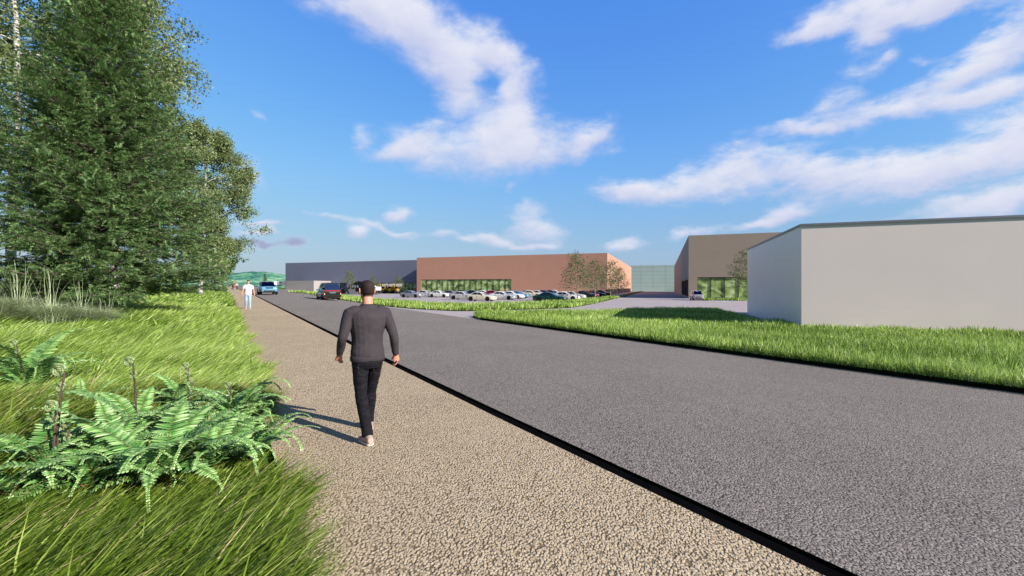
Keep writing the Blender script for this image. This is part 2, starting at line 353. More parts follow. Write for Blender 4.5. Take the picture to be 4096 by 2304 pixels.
island = [islc+A_*a+DP*b for a, b in ((-6.5, -1.6), (12, -1.6), (12, 2.2), (-6.5, 2.2))]
polysheet('verge_soil', island, .05, 1.0, M_SOIL, skirt=.1, kind='structure')
thin = [Vector((at(1290, 127), 127, 0)), Vector((at(1514, 121.5), 121.5, 0)), Vector((at(1514, 124.5), 124.5, 0)), Vector((at(1290, 131), 131, 0))]
thin = [Vector((at(x, y), y, 0)) for x, y in ((1230, 131.5), (1514, 122), (1514, 125.5), (1230, 136))]
thin2 = [Vector((at(x, y), y, 0)) for x, y in ((1250, 154), (1660, 137), (1660, 141), (1250, 158))]
for t_ in (thin, thin2): polysheet('grass_strip', t_, .06, 3, M_TURF, skirt=.1, kind='structure')
shade1 = [Vector((at(x, y), y, 0)) for x, y in ((2445, 96), (2500, 93), (2505, 100), (2452, 103))]
shade2 = [Vector((at(2478, 112), 112, 0)), Vector((at(2510, 105), 105, 0)), Vector((at(2578, 214), 214, 0)), Vector((at(2556, 220), 220, 0))]
for t_ in (shade1, shade2): polysheet('grass_strip', t_, .06, 3, M_TURF, skirt=.1, kind='structure')

# ------------------------------------------------------------------ buildings
M_WHITE = varied('pale_render', (.90, .745, .68), .42, .02, .5, bump=.03)
M_BROWN = varied('taupe_cladding', (.32, .253, .19), .8, .03, .4)
M_RED = varied('terracotta_cladding', (.53, .27, .177), .75, .03, .3)
M_BLUE = varied('blue_grey_cladding', (.19, .194, .25), .55, .03, .2)
M_ANNEX = varied('grey_annex_render', (.35, .31, .28), .7, .02, .5)
M_AQUA = varied('aqua_panel', (.42, .54, .46), .45, .04, .15)
M_SEAM = varied('dark_seam', (.30, .38, .39), .7, .1, 3)
M_TRIM = varied('coping_metal', (.21, .21, .25), .45, .05, 1, metal=.3)
M_FRAME = varied('frame_metal', (.045, .05, .047), .45, .1, 1, metal=.2)
M_ROOF = varied('roof_membrane', (.30, .30, .31), .85, .06, 1)
M_DARKGL = Mt('dark_glass', (.012, .013, .018), .08).m
def pane_mat():  # blurred green tree reflection is painted into the pane colour
    m = Mt('painted_reflection_glass', rough=.22, spec=.5); v = m.coords('Object'); 
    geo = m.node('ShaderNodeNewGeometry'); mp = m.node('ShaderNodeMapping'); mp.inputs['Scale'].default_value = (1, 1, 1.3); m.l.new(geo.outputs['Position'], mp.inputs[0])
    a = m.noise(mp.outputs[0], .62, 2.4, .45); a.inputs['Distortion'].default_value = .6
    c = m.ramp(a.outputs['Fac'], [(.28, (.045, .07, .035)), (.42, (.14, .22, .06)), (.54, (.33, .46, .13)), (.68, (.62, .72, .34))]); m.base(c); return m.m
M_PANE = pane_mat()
def building(name, origin, w, dpt, top, m, label, openings=(), left_open=(), coping=None, z0=LOT-.3, cope_h=.13):
    root = empty(name, (origin.x, origin.y, LOT), R(-19.3), label=label, cat='building')
    h = top-LOT; b = z0-LOT; T = .4; wl = MB()
    def wall(axis, length, ops, offs):
        cur = offs
        def put(u0, u1, za, zb):
            if u1-u0 < 1e-3 or zb-za < 1e-3: return
            if axis == 'x': wl.bbox(u0, u1, 0, T, za, zb)
            else: wl.bbox(0, T, u0, u1, za, zb)
        for (u0, u1, za, zb, n) in sorted(ops):
            put(cur, u0, b, h); put(u0, u1, zb, h); put(u0, u1, b, za); cur = u1
        put(cur, length, b, h)
    wall('x', w, openings, 0); wall('y', dpt, left_open, T)
    wl.bbox(w-T, w, T, dpt, b, h); wl.bbox(T, w-T, dpt-T, dpt, b, h)
    wl.build('wall', m, root)
    MB().bbox(T, w-T, T, dpt-T, h-.7, h-.45).build('roof', M_ROOF, root)
    if coping:
        c = MB(); o = .06
        c.bbox(-o, w+o, -o, T, h, h+cope_h); c.bbox(-o, T, T, dpt+o, h, h+cope_h); c.bbox(w-T, w+o, T, dpt+o, h, h+cope_h); c.bbox(T, w-T, dpt-T, dpt+o, h, h+cope_h)
        c.build('coping', coping, root)
    for axis, ops in (('x', openings), ('y', left_open)):
        for (u0, u1, za, zb, n) in ops:
            fr = MB(); f = .12 if axis == 'x' else .2
            def fb(a, b_, c_, d_, y0=.16, y1=.34):
                if axis == 'x': fr.bbox(a, b_, y0, y1, c_, d_)
                else: fr.bbox(y0, y1, a, b_, c_, d_)
            fb(u0, u1, zb-f, zb); fb(u0, u1, za, za+f)
            st = (u1-u0)/n
            for i in range(n+1): x = u0+i*st; fb(max(u0, x-f/2), min(u1, x+f/2), za+f, zb-f, .14, .36)
            fo = fr.build('window', M_FRAME, root)
            for i in range(n):
                a, b_ = u0+i*st+f/2, u0+(i+1)*st-f/2; p = MB()
                if axis == 'x': p.bbox(a, b_, .26, .30, za+f, zb-f)
                else: p.bbox(.26, .30, a, b_, za+f, zb-f)
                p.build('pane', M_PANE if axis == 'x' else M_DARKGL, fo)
            bk = MB()
            if axis == 'x': bk.bbox(u0, u1, .5, .55, za, zb)
            else: bk.bbox(.5, .55, u0, u1, za, zb)
            bk.build('blind', M_FRAME, root)
    return root
TOP = EYE+9.8
def upos(o, px):  # distance along the facade at which a photo column falls
    k = (px-CX)/F; return (k*o.y-o.x)/(A_.x-k*A_.y)
o_b = Vector((-92.7, 178, 0)); o_r = Vector((-31.9, 145.7, 0)); o_n = Vector((33.3, 82, 0)); o_a = Vector((-86.2, 166, 0))
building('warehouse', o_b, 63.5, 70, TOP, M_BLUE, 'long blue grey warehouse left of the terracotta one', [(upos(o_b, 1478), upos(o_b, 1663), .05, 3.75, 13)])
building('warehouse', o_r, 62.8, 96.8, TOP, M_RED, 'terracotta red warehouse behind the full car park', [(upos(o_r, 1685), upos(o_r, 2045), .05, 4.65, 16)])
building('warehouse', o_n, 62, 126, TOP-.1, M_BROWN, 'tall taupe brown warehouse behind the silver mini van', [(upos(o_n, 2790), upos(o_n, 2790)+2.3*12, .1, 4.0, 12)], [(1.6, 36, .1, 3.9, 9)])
building('warehouse', WB, 48, 14.8, EYE+3.0, M_WHITE, 'low pale grey building with dark coping beside the grass verge', coping=M_TRIM, cope_h=.10)
building('annex', o_a, 13.3, 8.9, EYE+2.35, M_ANNEX, 'low light grey block in front of the blue grey warehouse', cope_h=.1)
# aqua panelled building at the end of the lane
oq = Vector((at(2612, 238), 238, 0))-A_*45
root = empty('warehouse', (oq.x, oq.y, LOT), R(-19.3), label='pale aqua panelled building at the far end of the lane', cat='building')
MB().bbox(0, 90, .05, 30, -.3, 14.1).build('wall', M_SEAM, root)
pb = MB(); nx = 14; px_ = 90/nx; zz = [0, 2.3, 4.5, 6.6, 8.7, 10.8, 12.95, 14.1]
for i in range(nx):
    for a, b_ in zip(zz[:-1], zz[1:]): pb.bbox(i*px_+.06, (i+1)*px_-.06, 0, .05, a+.05, b_-.05)
pb.build('cladding_panels', M_AQUA, root)
# thin pale posts on the terracotta flank
for k in (20, 40):
    p = o_r+A_*63.6+DP*k; tag(MB().tube([(p.x, p.y, LOT), (p.x, p.y, LOT+3.2)], .09, 8).build('post', M_WHITE), 'thin pale post on the %s of the terracotta flank wall' % ('near half' if k == 20 else 'far half'), 'post', 'posts on the terracotta flank')

# ------------------------------------------------------------------ hill
def hill_mat():
    m = Mt('hill_woodland', rough=.95, spec=.05); v = m.coords('Object'); a = m.noise(v, .009, 8, .65); b = m.noise(v, .05, 6, .7)
    c = m.ramp(a.outputs['Fac'], [(.38, (.06, .19, .14)), (.5, (.17, .37, .22)), (.62, (.40, .60, .36))])  # blue-green tones carry a slight distance haze put into the colour
    c2 = m.ramp(b.outputs['Fac'], [(.38, (.35, .5, .6)), (.62, (1.5, 1.45, 1.35))]); m.base(m.mix(1, c, c2, 'MULTIPLY')); m.bump(b.outputs['Fac'], 1, 9); return m.m
gx, gy = np.meshgrid(np.linspace(-2300, 900, 200), np.linspace(1150, 2900, 90), indexing='ij')
def hh(x, y):
    cx = at(1015, 1900); r = np.exp(-((x-cx)/150)**2)*40+np.exp(-((x-cx+30)/400)**2)*62+np.exp(-((x-cx-260)/260)**2)*12+28*np.exp(-((x+1900)/700)**2)
    return r*np.exp(-((y-2000)/430)**2)
Z = hh(gx, gy)
for i in range(gx.shape[0]):
    for j in range(gx.shape[1]): Z[i, j] *= 1+.16*noise.fractal(Vector((gx[i, j]*.006, gy[i, j]*.006, 0)), 1, 2, 5)
Z += np.array([[3.0*noise.fractal(Vector((a*.03, b*.03, 4)), 1, 2, 3) for a, b in zip(r1, r2)] for r1, r2 in zip(gx, gy)])*(Z > 5)-2
Z = Z*.64; V = np.stack([gx, gy, Z], -1).reshape(-1, 3); n_ = gx.shape[1]; i_ = (np.arange(gx.shape[0]-1)[:, None]*n_+np.arange(n_-1)[None]).ravel()
tag(npmesh('hill', V, np.stack([i_, i_+n_, i_+n_+1, i_+1], 1), m=hill_mat(), smooth=True), kind='structure')

# ------------------------------------------------------------------ vegetation
def leaf_mat(name, stops, rough=.55, trans=.25, attr='rnd', spec=.3):
    m = Mt(name, rough=rough, spec=spec); c = m.ramp(m.attr(attr), stops); m.base(c)
    tr = m.node('ShaderNodeBsdfTranslucent'); m.l.new(c, tr.inputs['Color']); mixs = m.node('ShaderNodeMixShader'); mixs.inputs[0].default_value = trans
    out = m.n['Material Output']; m.l.new(m.b.outputs[0], mixs.inputs[1]); m.l.new(tr.outputs[0], mixs.inputs[2]); m.l.new(mixs.outputs[0], out.inputs['Surface']); return m.m
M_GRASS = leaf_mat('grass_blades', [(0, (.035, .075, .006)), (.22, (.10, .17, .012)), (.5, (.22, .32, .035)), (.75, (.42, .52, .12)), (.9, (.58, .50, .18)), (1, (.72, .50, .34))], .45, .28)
FERNS = [(120, 1560, .5), (190, 1900, .5), (720, 1660, .5), (560, 1790, .55), (950, 1710, .6), (1000, 1850, .5), (640, 1935, .6), (350, 1960, .5), (20, 2000, .4), (790, 1790, .5), (430, 1880, .5), (820, 1895, .5)]
FXY = [(*gp(a, b), c) for a, b, c in FERNS]
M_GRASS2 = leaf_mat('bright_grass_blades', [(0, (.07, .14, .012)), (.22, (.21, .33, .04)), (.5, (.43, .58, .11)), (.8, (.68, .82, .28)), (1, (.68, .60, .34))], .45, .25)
def grass_np(name, X, Y, length, width, lean, rnd_seed, m=None, off=0.0, base_H=None, curl=.35, bent=.0, clear=False, **k):
    """one blade per (X, Y): 5 vertices, 3 triangles"""
    r = np.random.default_rng(rnd_seed); n = len(X)
    s = -ST*X+CT*Y; d = CT*X+ST*Y; Z = Hsd(s, d)+off
    Ln = length*r.uniform(.6, 1.35, n); Wd = width*r.uniform(.7, 1.3, n)
    cl = .5+.5*np.sin(X*1.7+np.sin(Y*1.1)*2)*np.sin(Y*2.3+X*.6)      # clumps
    Ln = Ln*(.75+.5*cl)
    if clear:
        near = np.zeros(n)
        for (fx, fy, fr) in FXY: near = np.maximum(near, np.clip(1.25-np.hypot(X-fx, Y-fy)/fr, 0, 1))
        Ln = Ln*(1-.72*near)
    a = r.uniform(0, 2*np.pi, n); sd = np.stack([np.cos(a), np.sin(a), np.zeros(n)], 1)
    ln = np.array(lean)[None]+r.normal(0, .30, (n, 3))*np.array([1, 1, 0]); dirn = ln.copy(); dirn[:, 2] = 1
    dirn /= np.linalg.norm(dirn, axis=1, keepdims=True)
    d2 = dirn+ln*np.array([1, 1, 0])*curl+np.array([0, 0, -bent])+r.normal(0, .12, (n, 3)); d2 /= np.linalg.norm(d2, axis=1, keepdims=True)
    B = np.stack([X, Y, Z], 1); M = B+dirn*Ln[:, None]*.5; T = M+d2*Ln[:, None]*.5
    w = (sd*Wd[:, None]/2); V = np.stack([B-w, B+w, M-w*.85, M+w*.85, T], 1).reshape(-1, 3)
    i = np.arange(n)[:, None]*5; Tm = np.concatenate([i+[0, 1, 3], i+[0, 3, 2], i+[2, 3, 4]])
    patch = .5+.5*np.sin(X*.55+1.3*np.sin(Y*.4))*np.cos(Y*.47+.8*np.sin(X*.6))
    rn = np.clip(r.beta(1.2, 1.7, n)*.85+.30*(patch-.5)+(r.random(n) < .08)*.4, 0, 1)
    return tag(npmesh(name, V, Tm, {'rnd': np.repeat(rn, 5)}, m or M_GRASS, smooth=False), kind='stuff', **k)
def scatter(poly_test, bands, az0, az1, seed):
    """points with a density that falls with distance: returns one (x, y) set per band"""
    r = np.random.default_rng(seed); out = []
    for (r0, r1, dens) in bands:
        area = (r1*r1-r0*r0)/2*(az1-az0); n = int(area*dens); rr = np.sqrt(r.uniform(r0*r0, r1*r1, n)); aa = r.uniform(az0, az1, n)
        x = rr*np.sin(aa); y = rr*np.cos(aa); ok = poly_test(x, y); out.append((x[ok], y[ok]))
    return out
def left_bank(dmax=.5, dmin=-40, smax=75):
    def f(x, y):
        d = CT*x+ST*y; s = -ST*x+CT*y
        e = dmax-.28*sm((9-s)/7)+.10*np.sin(s*2.1)+.07*np.sin(s*5.3)
        return (d < e) & (d > dmin) & (s < smax) & (s > -12)
    return f
LB = [(.5, 4, 3900), (4, 8, 2700), (8, 16, 1250), (16, 32, 330), (32, 80, 56)]
LW = [(.36, .014), (.35, .0135), (.34, .018), (.34, .036), (.36, .095)]
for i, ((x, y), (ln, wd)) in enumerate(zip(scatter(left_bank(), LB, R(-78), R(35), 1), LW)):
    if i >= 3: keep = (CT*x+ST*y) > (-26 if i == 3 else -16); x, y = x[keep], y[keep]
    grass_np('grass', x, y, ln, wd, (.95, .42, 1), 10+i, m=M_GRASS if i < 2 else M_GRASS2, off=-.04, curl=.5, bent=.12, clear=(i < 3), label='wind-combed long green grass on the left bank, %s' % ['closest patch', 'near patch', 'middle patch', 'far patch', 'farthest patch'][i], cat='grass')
def in_poly(poly): b = resample(poly, 50); return lambda x, y: inpoly(x, y, poly)
for i, ((x, y), (ln, wd)) in enumerate(zip(scatter(in_poly(vergeA), [(7, 14, 1100), (14, 24, 620), (24, 50, 230)], R(-8), R(72), 2), [(.30, .014), (.30, .022), (.30, .04)])):
    grass_np('grass', x, y, ln, wd, (.12, -.02, 1), 20+i, m=M_GRASS2, off=.10, curl=.3, label='upright tall verge grass beside the road, %s' % ['near band', 'middle band', 'far band'][i], cat='grass')
x, y = scatter(in_poly(vergeB), [(38, 130, 62)], R(-40), R(20), 3)[0]
grass_np('grass', x, y, .42, .085, (.1, 0, 1), 30, m=M_GRASS2, off=0, label='strip of tall grass between the road and the parked cars', cat='grass')
x, y = scatter(in_poly(island), [(55, 90, 60)], R(10), R(50), 4)[0]
grass_np('grass', x, y, .42, .09, (.1, 0, 1), 31, m=M_GRASS2, off=0, label='small grass island in front of the taupe warehouse glazing', cat='grass')
# tufts of darker coarse grass poking out of the right verge
M_TUFT = leaf_mat('dark_tuft', [(0, (.015, .03, .01)), (1, (.04, .07, .02))], .5, .1)
re_ = np.random.default_rng(77); se = re_.uniform(-4, 23, 2600); de = 12.56+np.abs(re_.normal(0, .10, 2600))
grass_np('grass', -ST*se+CT*de, CT*se+ST*de, .30, .018, (-.55*CT, -.55*ST, 1), 46, m=M_GRASS2, off=.08, curl=.8, bent=.25, label='fringe of grass spilling over the verge edge towards the road', cat='grass')
def W2(px, py): return gp(px, py)
def tuft(px, py, n, h, seed, label, m=M_TUFT, w=.02, spread=.12, group='grass tufts in the verge'):
    r = np.random.default_rng(seed); x0, y0 = W2(px, py)
    x = x0+r.normal(0, spread, n); y = y0+r.normal(0, spread*.6, n)
    o = grass_np('grass_tuft', x-x0, y-y0, h, w, (.05, 0, 1), seed, m=m, curl=.6); me = o.data
    co = np.empty(len(me.vertices)*3, np.float32); me.vertices.foreach_get('co', co); co = co.reshape(-1, 3)
    co[:, 2] += Hxy(x0, y0)-float(Hsd(0, 0)); co[:, 0] += x0; co[:, 1] += y0; me.vertices.foreach_set('co', co.ravel()); del o['kind']
    o['label'] = label; o['category'] = 'grass tuft'; o['group'] = group
tuft(3480, 1325, 16, .42, 41, 'dark upright grass tuft against the pale grey wall', w=.03)
tuft(3085, 1300, 12, .30, 42, 'small dark grass tuft by the corner of the pale grey building', w=.03)

# ---- trees
def bark_mat(name, c1, c2, scale=(1, 1, 6), ns=3):
    m = Mt(name, rough=.9, spec=.2); n = m.noise(m.coords('Object', scale), ns, 5, .7); m.base(m.ramp(n.outputs['Fac'], [(.42, c1), (.55, c2)])); m.bump(n.outputs['Fac'], .5, .02); return m.m
M_BARK = bark_mat('spruce_bark', (.06, .045, .04), (.17, .13, .115), (3, 3, 1))
M_BIRCH = bark_mat('birch_bark', (.05, .045, .04), (.66, .62, .56), (1, 1, 5), 4)
M_TBARK = bark_mat('young_bark', (.16, .12, .09), (.34, .27, .2), (3, 3, 1))
M_NEEDLE = leaf_mat('spruce_needles', [(0, (.05, .10, .032)), (.45, (.15, .26, .085)), (.8, (.32, .46, .18)), (.93, (.44, .58, .27)), (1, (.55, .33, .22))], .5, .15)
M_BLEAF = leaf_mat('birch_leaves', [(0, (.075, .11, .03)), (.5, (.18, .23, .075)), (.85, (.38, .44, .20)), (1, (.54, .58, .34))], .45, .3)
M_DLEAF = leaf_mat('dark_leaves', [(0, (.03, .075, .012)), (.6, (.08, .16, .03)), (1, (.17, .27, .07))], .5, .25)
M_YLEAF = leaf_mat('young_leaves', [(0, (.05, .08, .02)), (.6, (.13, .17, .05)), (1, (.32, .36, .14))], .5, .25)
def frames(D):
    D = D/np.linalg.norm(D, axis=1, keepdims=True); up = np.where(np.abs(D[:, 2:3]) > .95, np.array([[1., 0, 0]]), np.array([[0, 0, 1.]]))
    A = np.cross(D, up); A /= np.linalg.norm(A, axis=1, keepdims=True); return D, A, np.cross(A, D)
def tubes_np(segs, n=5):
    """segs: list of (points (k,3), radii (k,)) -> merged tube mesh"""
    Vs, Fs, k0 = [], [], 0; ang = np.arange(n)*2*np.pi/n
    for P_, r_ in segs:
        P_ = np.asarray(P_, float); T = np.gradient(P_, axis=0); D, A, B = frames(T); k = len(P_)
        ring = P_[:, None]+(A[:, None]*np.cos(ang)[None, :, None]+B[:, None]*np.sin(ang)[None, :, None])*np.asarray(r_)[:, None, None]
        Vs.append(ring.reshape(-1, 3)); i = (np.arange(k-1)[:, None]*n+np.arange(n)[None]); j = (np.arange(k-1)[:, None]*n+(np.arange(n)[None]+1) % n)
        Fs.append((np.stack([i, j, j+n, i+n], -1).reshape(-1, 4))+k0); k0 += k*n
    return np.concatenate(Vs), np.concatenate(Fs)
def spruce(loc, height, radius, seed, label, dens=1.0, nscale=1.0, bare=.9, group=None):
    r = np.random.default_rng(seed); root = empty('spruce_tree', loc, r.uniform(0, 6), label=label, cat='tree', group=group)
    k = 24; zz = np.linspace(-.3, height, k); tr = np.stack([.06*np.sin(zz*.7), .06*np.cos(zz*.5), zz], 1); rad = .20*(1-np.clip(zz, 0, height)/height)**.9*height/16+.012
    V, Fq = tubes_np([(tr, rad)], 12); trunk = npmesh('trunk', V, Fq, m=M_BARK, parent=root, smooth=True)
    brs, P0, D0, Ln, Wt = [], [], [], [], []
    z = bare
    while z < height*.985:
        f = z/height; Rz = radius*(1-f)**1.12*(.80+.20*min(1, (z-bare+.8)/1.6))+.12; nb = int(r.integers(8, 12)*dens) if f < .85 else 5
        ph = r.uniform(0, 6.28)
        for b in range(nb):
            a = ph+b*2*math.pi/nb+r.normal(0, .18); Lb = Rz*r.uniform(.74, 1.04); el_ = -.01+.45*f+r.normal(0, .06) if f < .9 else .8
            t = np.linspace(0, 1, 8); ho = Lb*t; vz = Lb*(math.sin(el_)*t-.06*np.sin(t*2.6)*(1-f)+.08*t**3)
            sw = r.normal(0, .06)*Lb*t**2
            pts = np.stack([ho*math.cos(a)-sw*math.sin(a), ho*math.sin(a)+sw*math.cos(a), z+vz], 1); brs.append((pts, .040*(1-f*.7)*(1-t*.85)*max(.4, Lb/4)+.004))
            # laterals carry the twigs: points along each lateral, twigs in all directions with a forward bias
            nlat = max(3, int(Lb/.26*dens)); tl_ = np.linspace(.12, .97, nlat)
            for q in range(nlat):
                idx = tl_[q]*7; i0 = min(int(idx), 6); p = pts[i0]*(1-(idx-i0))+pts[i0+1]*(idx-i0); dd_ = pts[i0+1]-pts[i0]; dd_ /= np.linalg.norm(dd_)
                sdv = np.array([-dd_[1], dd_[0], 0])*(1 if q % 2 else -1); ll = (.25+.85*(1-tl_[q])**.8*min(1, Lb/3.2))*r.uniform(.75, 1.2)*min(1, .35+Lb/3)
                ld = dd_*.75+sdv*.8+np.array([0, 0, r.normal(-.02, .12)]); nt2 = max(3, int(ll/.065*dens)); tt = np.sort(r.uniform(.0, 1, nt2))**.8
                pp = p+ld*(ll*tt)[:, None]; pp[:, 2] -= ll*.15*tt**2
                if ll > .5: brs.append((p+ld*(ll*np.linspace(0, 1, 4))[:, None]-np.array([0, 0, 1])*(ll*.15*np.linspace(0, 1, 4)**2)[:, None], np.array([.012, .009, .006, .003])))
                td = ld*r.uniform(.6, 1, (nt2, 1))+r.normal(0, .5, (nt2, 3))*np.array([1, 1, .5]); td[:, 2] += .02
                P0.append(pp); D0.append(td); Ln.append((.18+.24*(1-tt))*r.uniform(.7, 1.3, nt2)*min(1.1, .5+Lb/4))
        z += r.uniform(.30, .46)*(1 if f < .8 else .7)/max(dens, .5)**.5
    V, Fq = tubes_np(brs, 5); npmesh('branches', V, Fq, m=M_BARK, parent=root, smooth=True)
    P0 = np.concatenate(P0); D0 = np.concatenate(D0); Ln = np.concatenate(Ln)
    D, A, B = frames(D0); NN = int(30/nscale); nt_ = len(P0)
    u = (np.arange(NN)+.5)/NN; sg = np.where(np.arange(NN) % 2 == 0, 1., -1.)
    base = P0[:, None]+D[:, None]*(u[None, :, None]*Ln[:, None, None]); base[..., 2] -= (u[None]**2*Ln[:, None]*.18)
    ndir = D[:, None]*.75+A[:, None]*sg[None, :, None]*r.uniform(.5, 1.1, (nt_, NN, 1))+B[:, None]*r.normal(.35, .45, (nt_, NN, 1)); ndir /= np.linalg.norm(ndir, axis=2, keepdims=True)
    nl = .075*nscale*r.uniform(.7, 1.25, (nt_, NN, 1)); wv_ = D[:, None]*.0115*nscale*np.ones((nt_, NN, 1))
    tip = base+ndir*nl; Vn = np.stack([base-wv_, base+wv_, tip], 2).reshape(-1, 3); T = np.arange(len(Vn)).reshape(-1, 3)
    tw = np.repeat(r.uniform(0, 1, nt_), NN); rn = np.clip(.5*tw+.5*r.uniform(0, .95, nt_*NN)**1.2, 0, .93)
    bud = np.zeros((nt_, NN), bool); bud[:, -1] = r.random(nt_) < .5; rn[bud.ravel()] = 1
    npmesh('needles', Vn, T, {'rnd': np.repeat(rn, 3)}, M_NEEDLE, root)
    return root
def leaves_np(P_, size, seed, droop=.3):
    r = np.random.default_rng(seed); n = len(P_); d = r.normal(0, 1, (n, 3)); d[:, 2] -= droop; D, A, B = frames(d)
    th = r.uniform(0, 6.28, (n, 1)); A2 = A*np.cos(th)+B*np.sin(th); s = size*r.uniform(.6, 1.25, (n, 1))
    V = np.stack([P_, P_+D*s*.5+A2*s*.38, P_+D*s, P_+D*s*.5-A2*s*.38], 1).reshape(-1, 4, 3); T = np.arange(n*4).reshape(-1, 4)
    return V.reshape(-1, 3), T
def decid(name, loc, height, radius, seed, label, bark, leafm, nl=30000, leaf=.11, clear=.22, trunk_r=.17, spread=.55, per=26, clump=.32, group=None, taper=1.0, nlimb=26):
    r = np.random.default_rng(seed); root = empty(name, loc, 0, label=label, cat='tree', group=group)
    k = 18; zz = np.linspace(-.25, height*.96, k); bend = np.cumsum(r.normal(0, .05, (k, 2)), 0)*height/16; tr = np.concatenate([bend, zz[:, None]], 1)
    rad = trunk_r*(1-np.clip(zz/height, 0, 1))**.8+.012; segs = [(tr, rad)]; tips = []
    for i in range(nlimb):
        f = clear+(1-clear)*(i+.5)/nlimb*.97; z = f*height; q = np.array([np.interp(z, zz, tr[:, 0]), np.interp(z, zz, tr[:, 1]), z])
        prof = math.sin(min(1, (f-clear)/(1-clear)*.9+.12)*math.pi)**.7 if taper == 1.0 else (1-(f-clear)/(1-clear))**.75*.95+.1
        a = i*2.4+r.normal(0, .3); Lb = radius*max(.25, prof)*r.uniform(.8, 1.2); up = spread*r.uniform(.6, 1.3); t = np.linspace(0, 1, 7)
        dirv = np.array([math.cos(a), math.sin(a), 0]); pts = q+dirv*(Lb*t)[:, None]+np.array([0, 0, 1])*(Lb*up*(t-.25*t*t*2*(1 if taper == 1 else .3)))[:, None]+r.normal(0, .03, (7, 3))*Lb*t[:, None]
        segs.append((pts, trunk_r*.32*(1-f*.6)*(1-t*.85)+.006))
        for j in range(7):
            tt = r.uniform(.25, 1); p = np.array([np.interp(tt*6, range(7), pts[:, c]) for c in range(3)]); d2 = dirv*.7+r.normal(0, .55, 3); d2[2] += .25 if taper == 1 else .05; l2 = Lb*r.uniform(.22, .45)
            t2 = np.linspace(0, 1, 4); p2 = p+d2*(l2*t2)[:, None]; segs.append((p2, trunk_r*.08*(1-t2*.8)+.003)); tips += [p2[2], p2[3], p2[3]]
        tips += [pts[-1], pts[-2], pts[-3]]
    V, Fq = tubes_np(segs, 7); npmesh('trunk', V, Fq, m=bark, parent=root, smooth=True)
    tips = np.array(tips); nc = nl//per; c = tips[r.integers(0, len(tips), nc)]+r.normal(0, clump*radius/4, (nc, 3))
    Pl = (c[:, None]+r.normal(0, clump*.55*radius/4, (nc, per, 3))).reshape(-1, 3); V, T = leaves_np(Pl, leaf, seed+1)
    cr = np.repeat(r.uniform(0, 1, nc), per); rn = np.clip(.4*cr+.6*r.uniform(0, 1, nc*per), 0, 1)
    npmesh('crown', V, T, {'rnd': np.repeat(rn, 4)}, leafm, root)
    return root
def G(px, Y, d=0): x = at(px, Y); return (x, Y, Hxy(x, Y)+d)
def copy_tree(o, parent=None):
    c = o.copy(); COL.objects.link(c); c.parent = parent
    if parent: c.matrix_parent_inverse = o.matrix_parent_inverse
    for ch in list(o.children): copy_tree(ch, c)
    return c
spruce(G(408, 17.6), 17.2, 5.1, 5, 'large green spruce filling the left side, nearest the camera', 1.22, bare=1.0)
decid('birch_tree', G(60, 21.5), 21, 5.6, 61, 'tall white-barked birch behind the spruce at the left edge', M_BIRCH, M_BLEAF, 52000, .15, .28, .2)
decid('birch_tree', G(475, 28), 21.5, 3.7, 62, 'tall birch just right of and behind the big spruce', M_BIRCH, M_BLEAF, 72000, .15, .18, .2)
decid('birch_tree', G(800, 44), 17.2, 4.4, 63, 'spreading birch with pale limbs and thick white trunk beside the path', M_BIRCH, M_BLEAF, 76000, .17, .14, .2, .8)
decid('birch_tree', G(881, 76), 9.2, 2.2, 64, 'slender white birch standing left of the distant walkers', M_BIRCH, M_DLEAF, 8000, .2, .40, .12, .7)
decid('broadleaf_tree', G(862, 88), 10.8, 3.2, 65, 'dark green round tree behind the slender white birch', M_BARK, M_DLEAF, 16000, .26, .26, .16)
decid('broadleaf_tree', G(886, 112), 8.6, 2.0, 66, 'small dark tree farthest along the path', M_BARK, M_DLEAF, 7000, .28, .35, .14)
spruce(G(850, 68), 6.5, 3.4, 67, 'low bushy spruce at the foot of the far birches', .8, 2.2, .25)
spruce(G(1060, 230), 6.6, 1.9, 68, 'lone far spruce behind the blue car', .8, 4, .3)
decid('birch_tree', G(-500, 24), 20, 6, 69, 'birch behind the spruce, beyond the left edge', M_BIRCH, M_BLEAF, 26000, .17, .2, .2)

# young trees in the verges: one model, copies with their own turn and size
young = decid('young_tree', (0, 0, 0), 7, 2.6, 71, 'thin young tree, nearest of the four on the verge right of the cars', M_TBARK, M_YLEAF, 2600, .17, .22, .085, .22, 8, .5, group='young trees', taper=0, nlimb=34)
YT = [(2310, 67.7, 7.3, 'thin young tree in front of the terracotta wall, tallest and nearest of four', 0),
      (2381, 79.5, 6.9, 'thin young tree second in the row of four right of the cars', 1.3),
      (2442, 84.5, 7.1, 'thin young tree third in the row of four, at the corner of the terracotta building', 2.6),
      (2473, 102.5, 6.7, 'thin young tree last in the row of four, farthest back', 4.0),
      (2990, 69.5, 7.9, 'thin young tree on the grass island half hidden by the pale grey building', 5.1),
      (1401, 140, 7.2, 'thin young tree beside the blue wheel loader, leftmost by the blue grey warehouse', .7),
      (1492, 143, 5.8, 'thin young tree behind the man, middle one by the blue grey warehouse', 3.3),
      (1596, 146, 5.6, 'thin young tree right of the yellow diggers', 5.8)]
for i, (px, Y, h, lb, rz) in enumerate(YT):
    o = young if i == 0 else copy_tree(young); o.location = G(px, Y); o.scale = (h/7,)*3; o.rotation_euler = (0, 0, rz); o['label'] = lb

